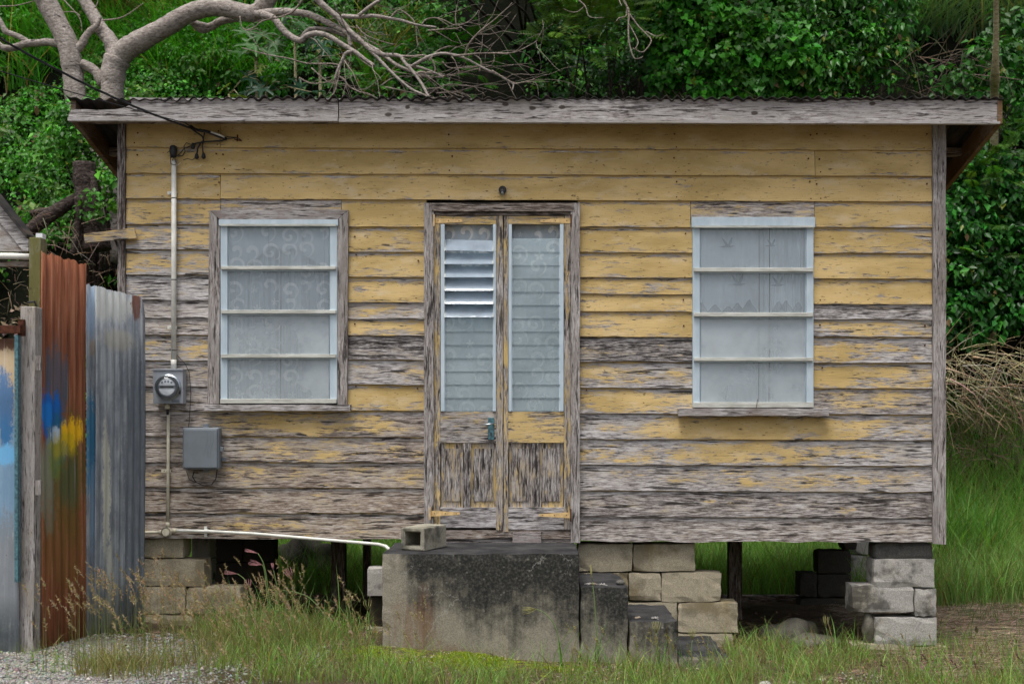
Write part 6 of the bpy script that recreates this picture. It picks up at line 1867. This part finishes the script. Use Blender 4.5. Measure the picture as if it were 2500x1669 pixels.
M['straw_seed'] = simple('straw_seed_head', (.26, .25, .10), .8, .15, 0, .3, 60)
finger_grass('weed with purple seed fingers, lowest left of the group by the block pier', [(625, 1540), (612, 1450), (598, 1415), (580, 1400)], (-1, -.1), 4, M['pink_seed'], .12)
finger_grass('tallest weed with a purple seed head before the dark pier', [(665, 1560), (655, 1440), (645, 1380), (630, 1350)], (-1, -.25), 4, M['pink_seed'], .10)
finger_grass('weed with drooping purple seed fingers just below the tallest one', [(660, 1560), (650, 1430), (645, 1390), (640, 1378)], (-1, -.2), 5, M['pink_seed'], .14)
finger_grass('weed with upright purple seed fingers', [(612, 1535), (606, 1470), (605, 1445), (606, 1440)], (.0, -1), 5, M['pink_seed'], .25, l=.05)
finger_grass('weed with pinkish seed fan right of the tall purple ones', [(713, 1570), (714, 1480), (714, 1440), (713, 1415)], (-.5, -1), 5, M['pink_seed'], .22)
finger_grass('small weed with a closed brown seed head', [(680, 1560), (676, 1440), (672, 1410), (668, 1392)], (-.2, -1), 4, M['pink_seed'], .12, l=.035)
finger_grass('arching weed with a row of yellow seed fingers', [(830, 1560), (800, 1510), (760, 1462), (725, 1446), (690, 1440)], (-1, .35), 7, M['straw_seed'], .16, l=.10, y_=-.34)
finger_grass('weed with straw-coloured fan close to the ground before the crawl space', [(690, 1570), (680, 1500), (678, 1474)], (0, -1), 7, M['straw_seed'], .30, l=.06, y_=-.34)
finger_grass('thin weed with forked seed head left of the landing', [(862, 1580), (856, 1500), (850, 1478)], (0, -1), 4, M['straw_seed'], .35, l=.05, y_=-.34)
finger_grass('thin weed with forked seed head nearest the landing', [(905, 1585), (900, 1510), (897, 1490)], (0, -1), 4, M['straw_seed'], .35, l=.05, y_=-.30)
finger_grass('tall weed with a green seed spike in front of the second step', [(1460, 1620), (1455, 1520), (1450, 1450), (1446, 1420)], (-.1, -1), 3, M['straw_seed'], .06, y_=-.95, l=.07)
finger_grass('weed with loose hanging seed sprays in front of the landing', [(1372, 1625), (1360, 1540), (1335, 1500), (1310, 1486)], (-1, .1), 6, M['straw_seed'], .14, y_=-.95, l=.06)
finger_grass('weed with seed sprays in front of the third step', [(1610, 1640), (1604, 1580), (1602, 1545)], (0, -1), 6, M['straw_seed'], .20, y_=-.98, l=.05)
finger_grass('weed with seed sprays in front of the lowest step', [(1690, 1650), (1688, 1590), (1690, 1562)], (0, -1), 6, M['straw_seed'], .20, y_=-.98, l=.05)
finger_grass('weed with forked seed head before the boulder under the house', [(2022, 1600), (2020, 1550), (2016, 1530)], (0, -1), 5, M['straw_seed'], .22, y_=-.25, l=.05)
# broad-bladed plant in front of the left pier
BP = thing('broad_grass', 'bright green broad-bladed grass plant in front of the left block pier', 'weed', P(630, 1560, -.35))
c = Cat()
for tx, ty, mx, my, w_ in ((560, 1460, 615, 1480, .020), (565, 1510, 600, 1535, .026), (600, 1560, 615, 1545, .016), (640, 1470, 625, 1500, .016), (575, 1500, 590, 1500, .018)):
    a, m_, e = np.array(P(628, 1572, -.35)), np.array(P(mx, my, -.37)), np.array(P(tx, ty, -.42))
    V = []; 
    for t in np.linspace(0, 1, 7):
        q = (1 - t) ** 2 * a + 2 * t * (1 - t) * m_ + t * t * e
        ww = w_ * (math.sin(math.pi * min(1, t * .8 + .22))) * (1 if t < 1 else .05)
        V += [q + np.array([.4, 0, .9]) * ww * .5, q - np.array([.4, 0, .9]) * ww * .5]
    V = np.array(V)
    c.add(V, np.array([f for k in range(6) for f in ((2 * k, 2 * k + 1, 2 * k + 3), (2 * k, 2 * k + 3, 2 * k + 2))]), np.tile(np.array([[.10, .27, .05]]), (14, 1)))
c.build('blade_leaves', M['gloss_leaf'], BP)
MB().tube([P(632, 1575, -.35), P(628, 1540, -.36), P(618, 1505, -.36)], [.005, .004, .003], 6).build('stem', M['weed_stem'], BP, smooth=True)

# moss cushions, gravel, dry straw, fallen leaves
mo = Cat()
n = 14000
x = rng.normal(-.40, .34, n); y = rng.normal(-.98, .10, n)
p = np.stack([x, y, 0 * x], -1); k = (wav(p, 2.2, 111) * .9 + .3 > rng.random(n)) & (y < -.80); p = p[k]; p[:, 2] = T(p[:, 0], p[:, 1]) + .002
blades(mo, p, rlean(len(p)), rng.uniform(.008, .020, len(p)), np.full(len(p), .006), (.26, .33, .020), .6, seg=2)
tag(mo.build('moss', M['grass']), 'bright yellow-green moss in front of the landing', 'moss', None, 'stuff')
gv = Cat()
def stones(n, xr, yr, sz, c, sd, th=None):
    r_ = np.random.default_rng(sd)
    x = r_.uniform(*xr, n); y = r_.uniform(*yr, n); p = np.stack([x, y, 0 * x], -1)
    if th is not None: p = p[th(p)]
    m = len(p); p[:, 2] = T(p[:, 0], p[:, 1]) + .002
    s_ = sz * np.exp(r_.normal(0, .35, m))
    o8 = np.array([(1, 0, 0), (-1, 0, 0), (0, 1, 0), (0, -1, 0), (0, 0, 1), (0, 0, -1)], float)
    V = p[:, None, :] + (o8[None] + r_.normal(0, .28, (m, 6, 3))) * s_[:, None, None] * np.array([1, 1, .65])
    fc = np.array([(0, 2, 4), (2, 1, 4), (1, 3, 4), (3, 0, 4), (2, 0, 5), (1, 2, 5), (3, 1, 5), (0, 3, 5)])
    gv.add(V.reshape(-1, 3), (fc[None] + (np.arange(m) * 6)[:, None, None]).reshape(-1, 3), np.repeat(tint(c, m, .25, 0, r_), 6, 0))
stones(15000, (-3.6, -1.2), (-2.2, -.55), .0075, (.30, .29, .265), 121, lambda p: (wav(p, .8, 97) * .3 + .75 - np.clip((p[:, 0] + 1.7) * 1.4, 0, 1) - np.clip((p[:, 1] + .75) * 3, 0, 1)) > np.random.default_rng(5).random(len(p)))
stones(2600, (-.9, 3.2), (-1.35, -.8), .006, (.34, .30, .24), 122, lambda p: wav(p, .9, 123) > .2)
tag(gv.build('gravel', M['litter']), 'pale crushed stone at the lower left and before the steps', 'gravel', None, 'stuff')
st = Cat()
n = 9000
x = rng.uniform(2.3, 5.2, n); y = rng.uniform(-.9, 1.9, n)
p = np.stack([x, y, T(x, y) + .006], -1); k = rng.random(n) < np.clip(.75 + wav(p, .8, 131) * .4, 0, 1); p = p[k]; m = len(p)
d_ = unit(np.stack([rng.normal(1, .5, m), rng.normal(0, .5, m), rng.normal(0, .08, m)], -1))
st.add(*leaves_mesh(p, d_, np.tile([[0, -.3, 1.0]], (m, 1)), rng.uniform(.06, .20, m), np.full(m, .004), tint((.27, .205, .15), m, .35), 'thin'))
n = 5000
x = rng.uniform(-2.4, 3.0, n); y = rng.uniform(-1.5, .9, n)
k = ~((x > -.95) & (x < 1.25) & (y > -.8)); x, y = x[k], y[k]; m = len(x)
p = np.stack([x, y, T(x, y) + .006], -1)
d_ = unit(np.stack([rng.normal(0, 1, m), rng.normal(0, 1, m), rng.normal(.05, .12, m)], -1))
st.add(*leaves_mesh(p, d_, np.tile([[0, -.3, 1.0]], (m, 1)), rng.uniform(.04, .12, m), np.full(m, .0035), tint((.26, .20, .12), m, .4), 'thin'))
tag(st.build('dry_straw', M['litter']), 'dry cut straw lying on the ground right of the house', 'straw', None, 'stuff')
fl = Cat()
n = 900
x = rng.uniform(-2.4, 3.2, n); y = rng.uniform(-1.4, 1.6, n)
k = ~((x > -.95) & (x < 1.25) & (y > -.8)); x, y = x[k], y[k]; m = len(x)
p = np.stack([x, y, T(x, y) + .010], -1)
nr = unit(np.array([0, -.3, 1.0]) + rng.normal(0, .35, (m, 3))); tp = rng.normal(size=(m, 3)); tp = unit(tp - nr * np.sum(tp * nr, 1, keepdims=True))
fl.add(*leaves_mesh(p, tp, nr, rng.uniform(.02, .055, m), rng.uniform(.012, .03, m), tint((.12, .075, .05), m, .5), 'oval'))
tag(fl.build('fallen_leaves', M['litter']), 'brown fallen leaves scattered over the ground', 'litter', None, 'stuff')
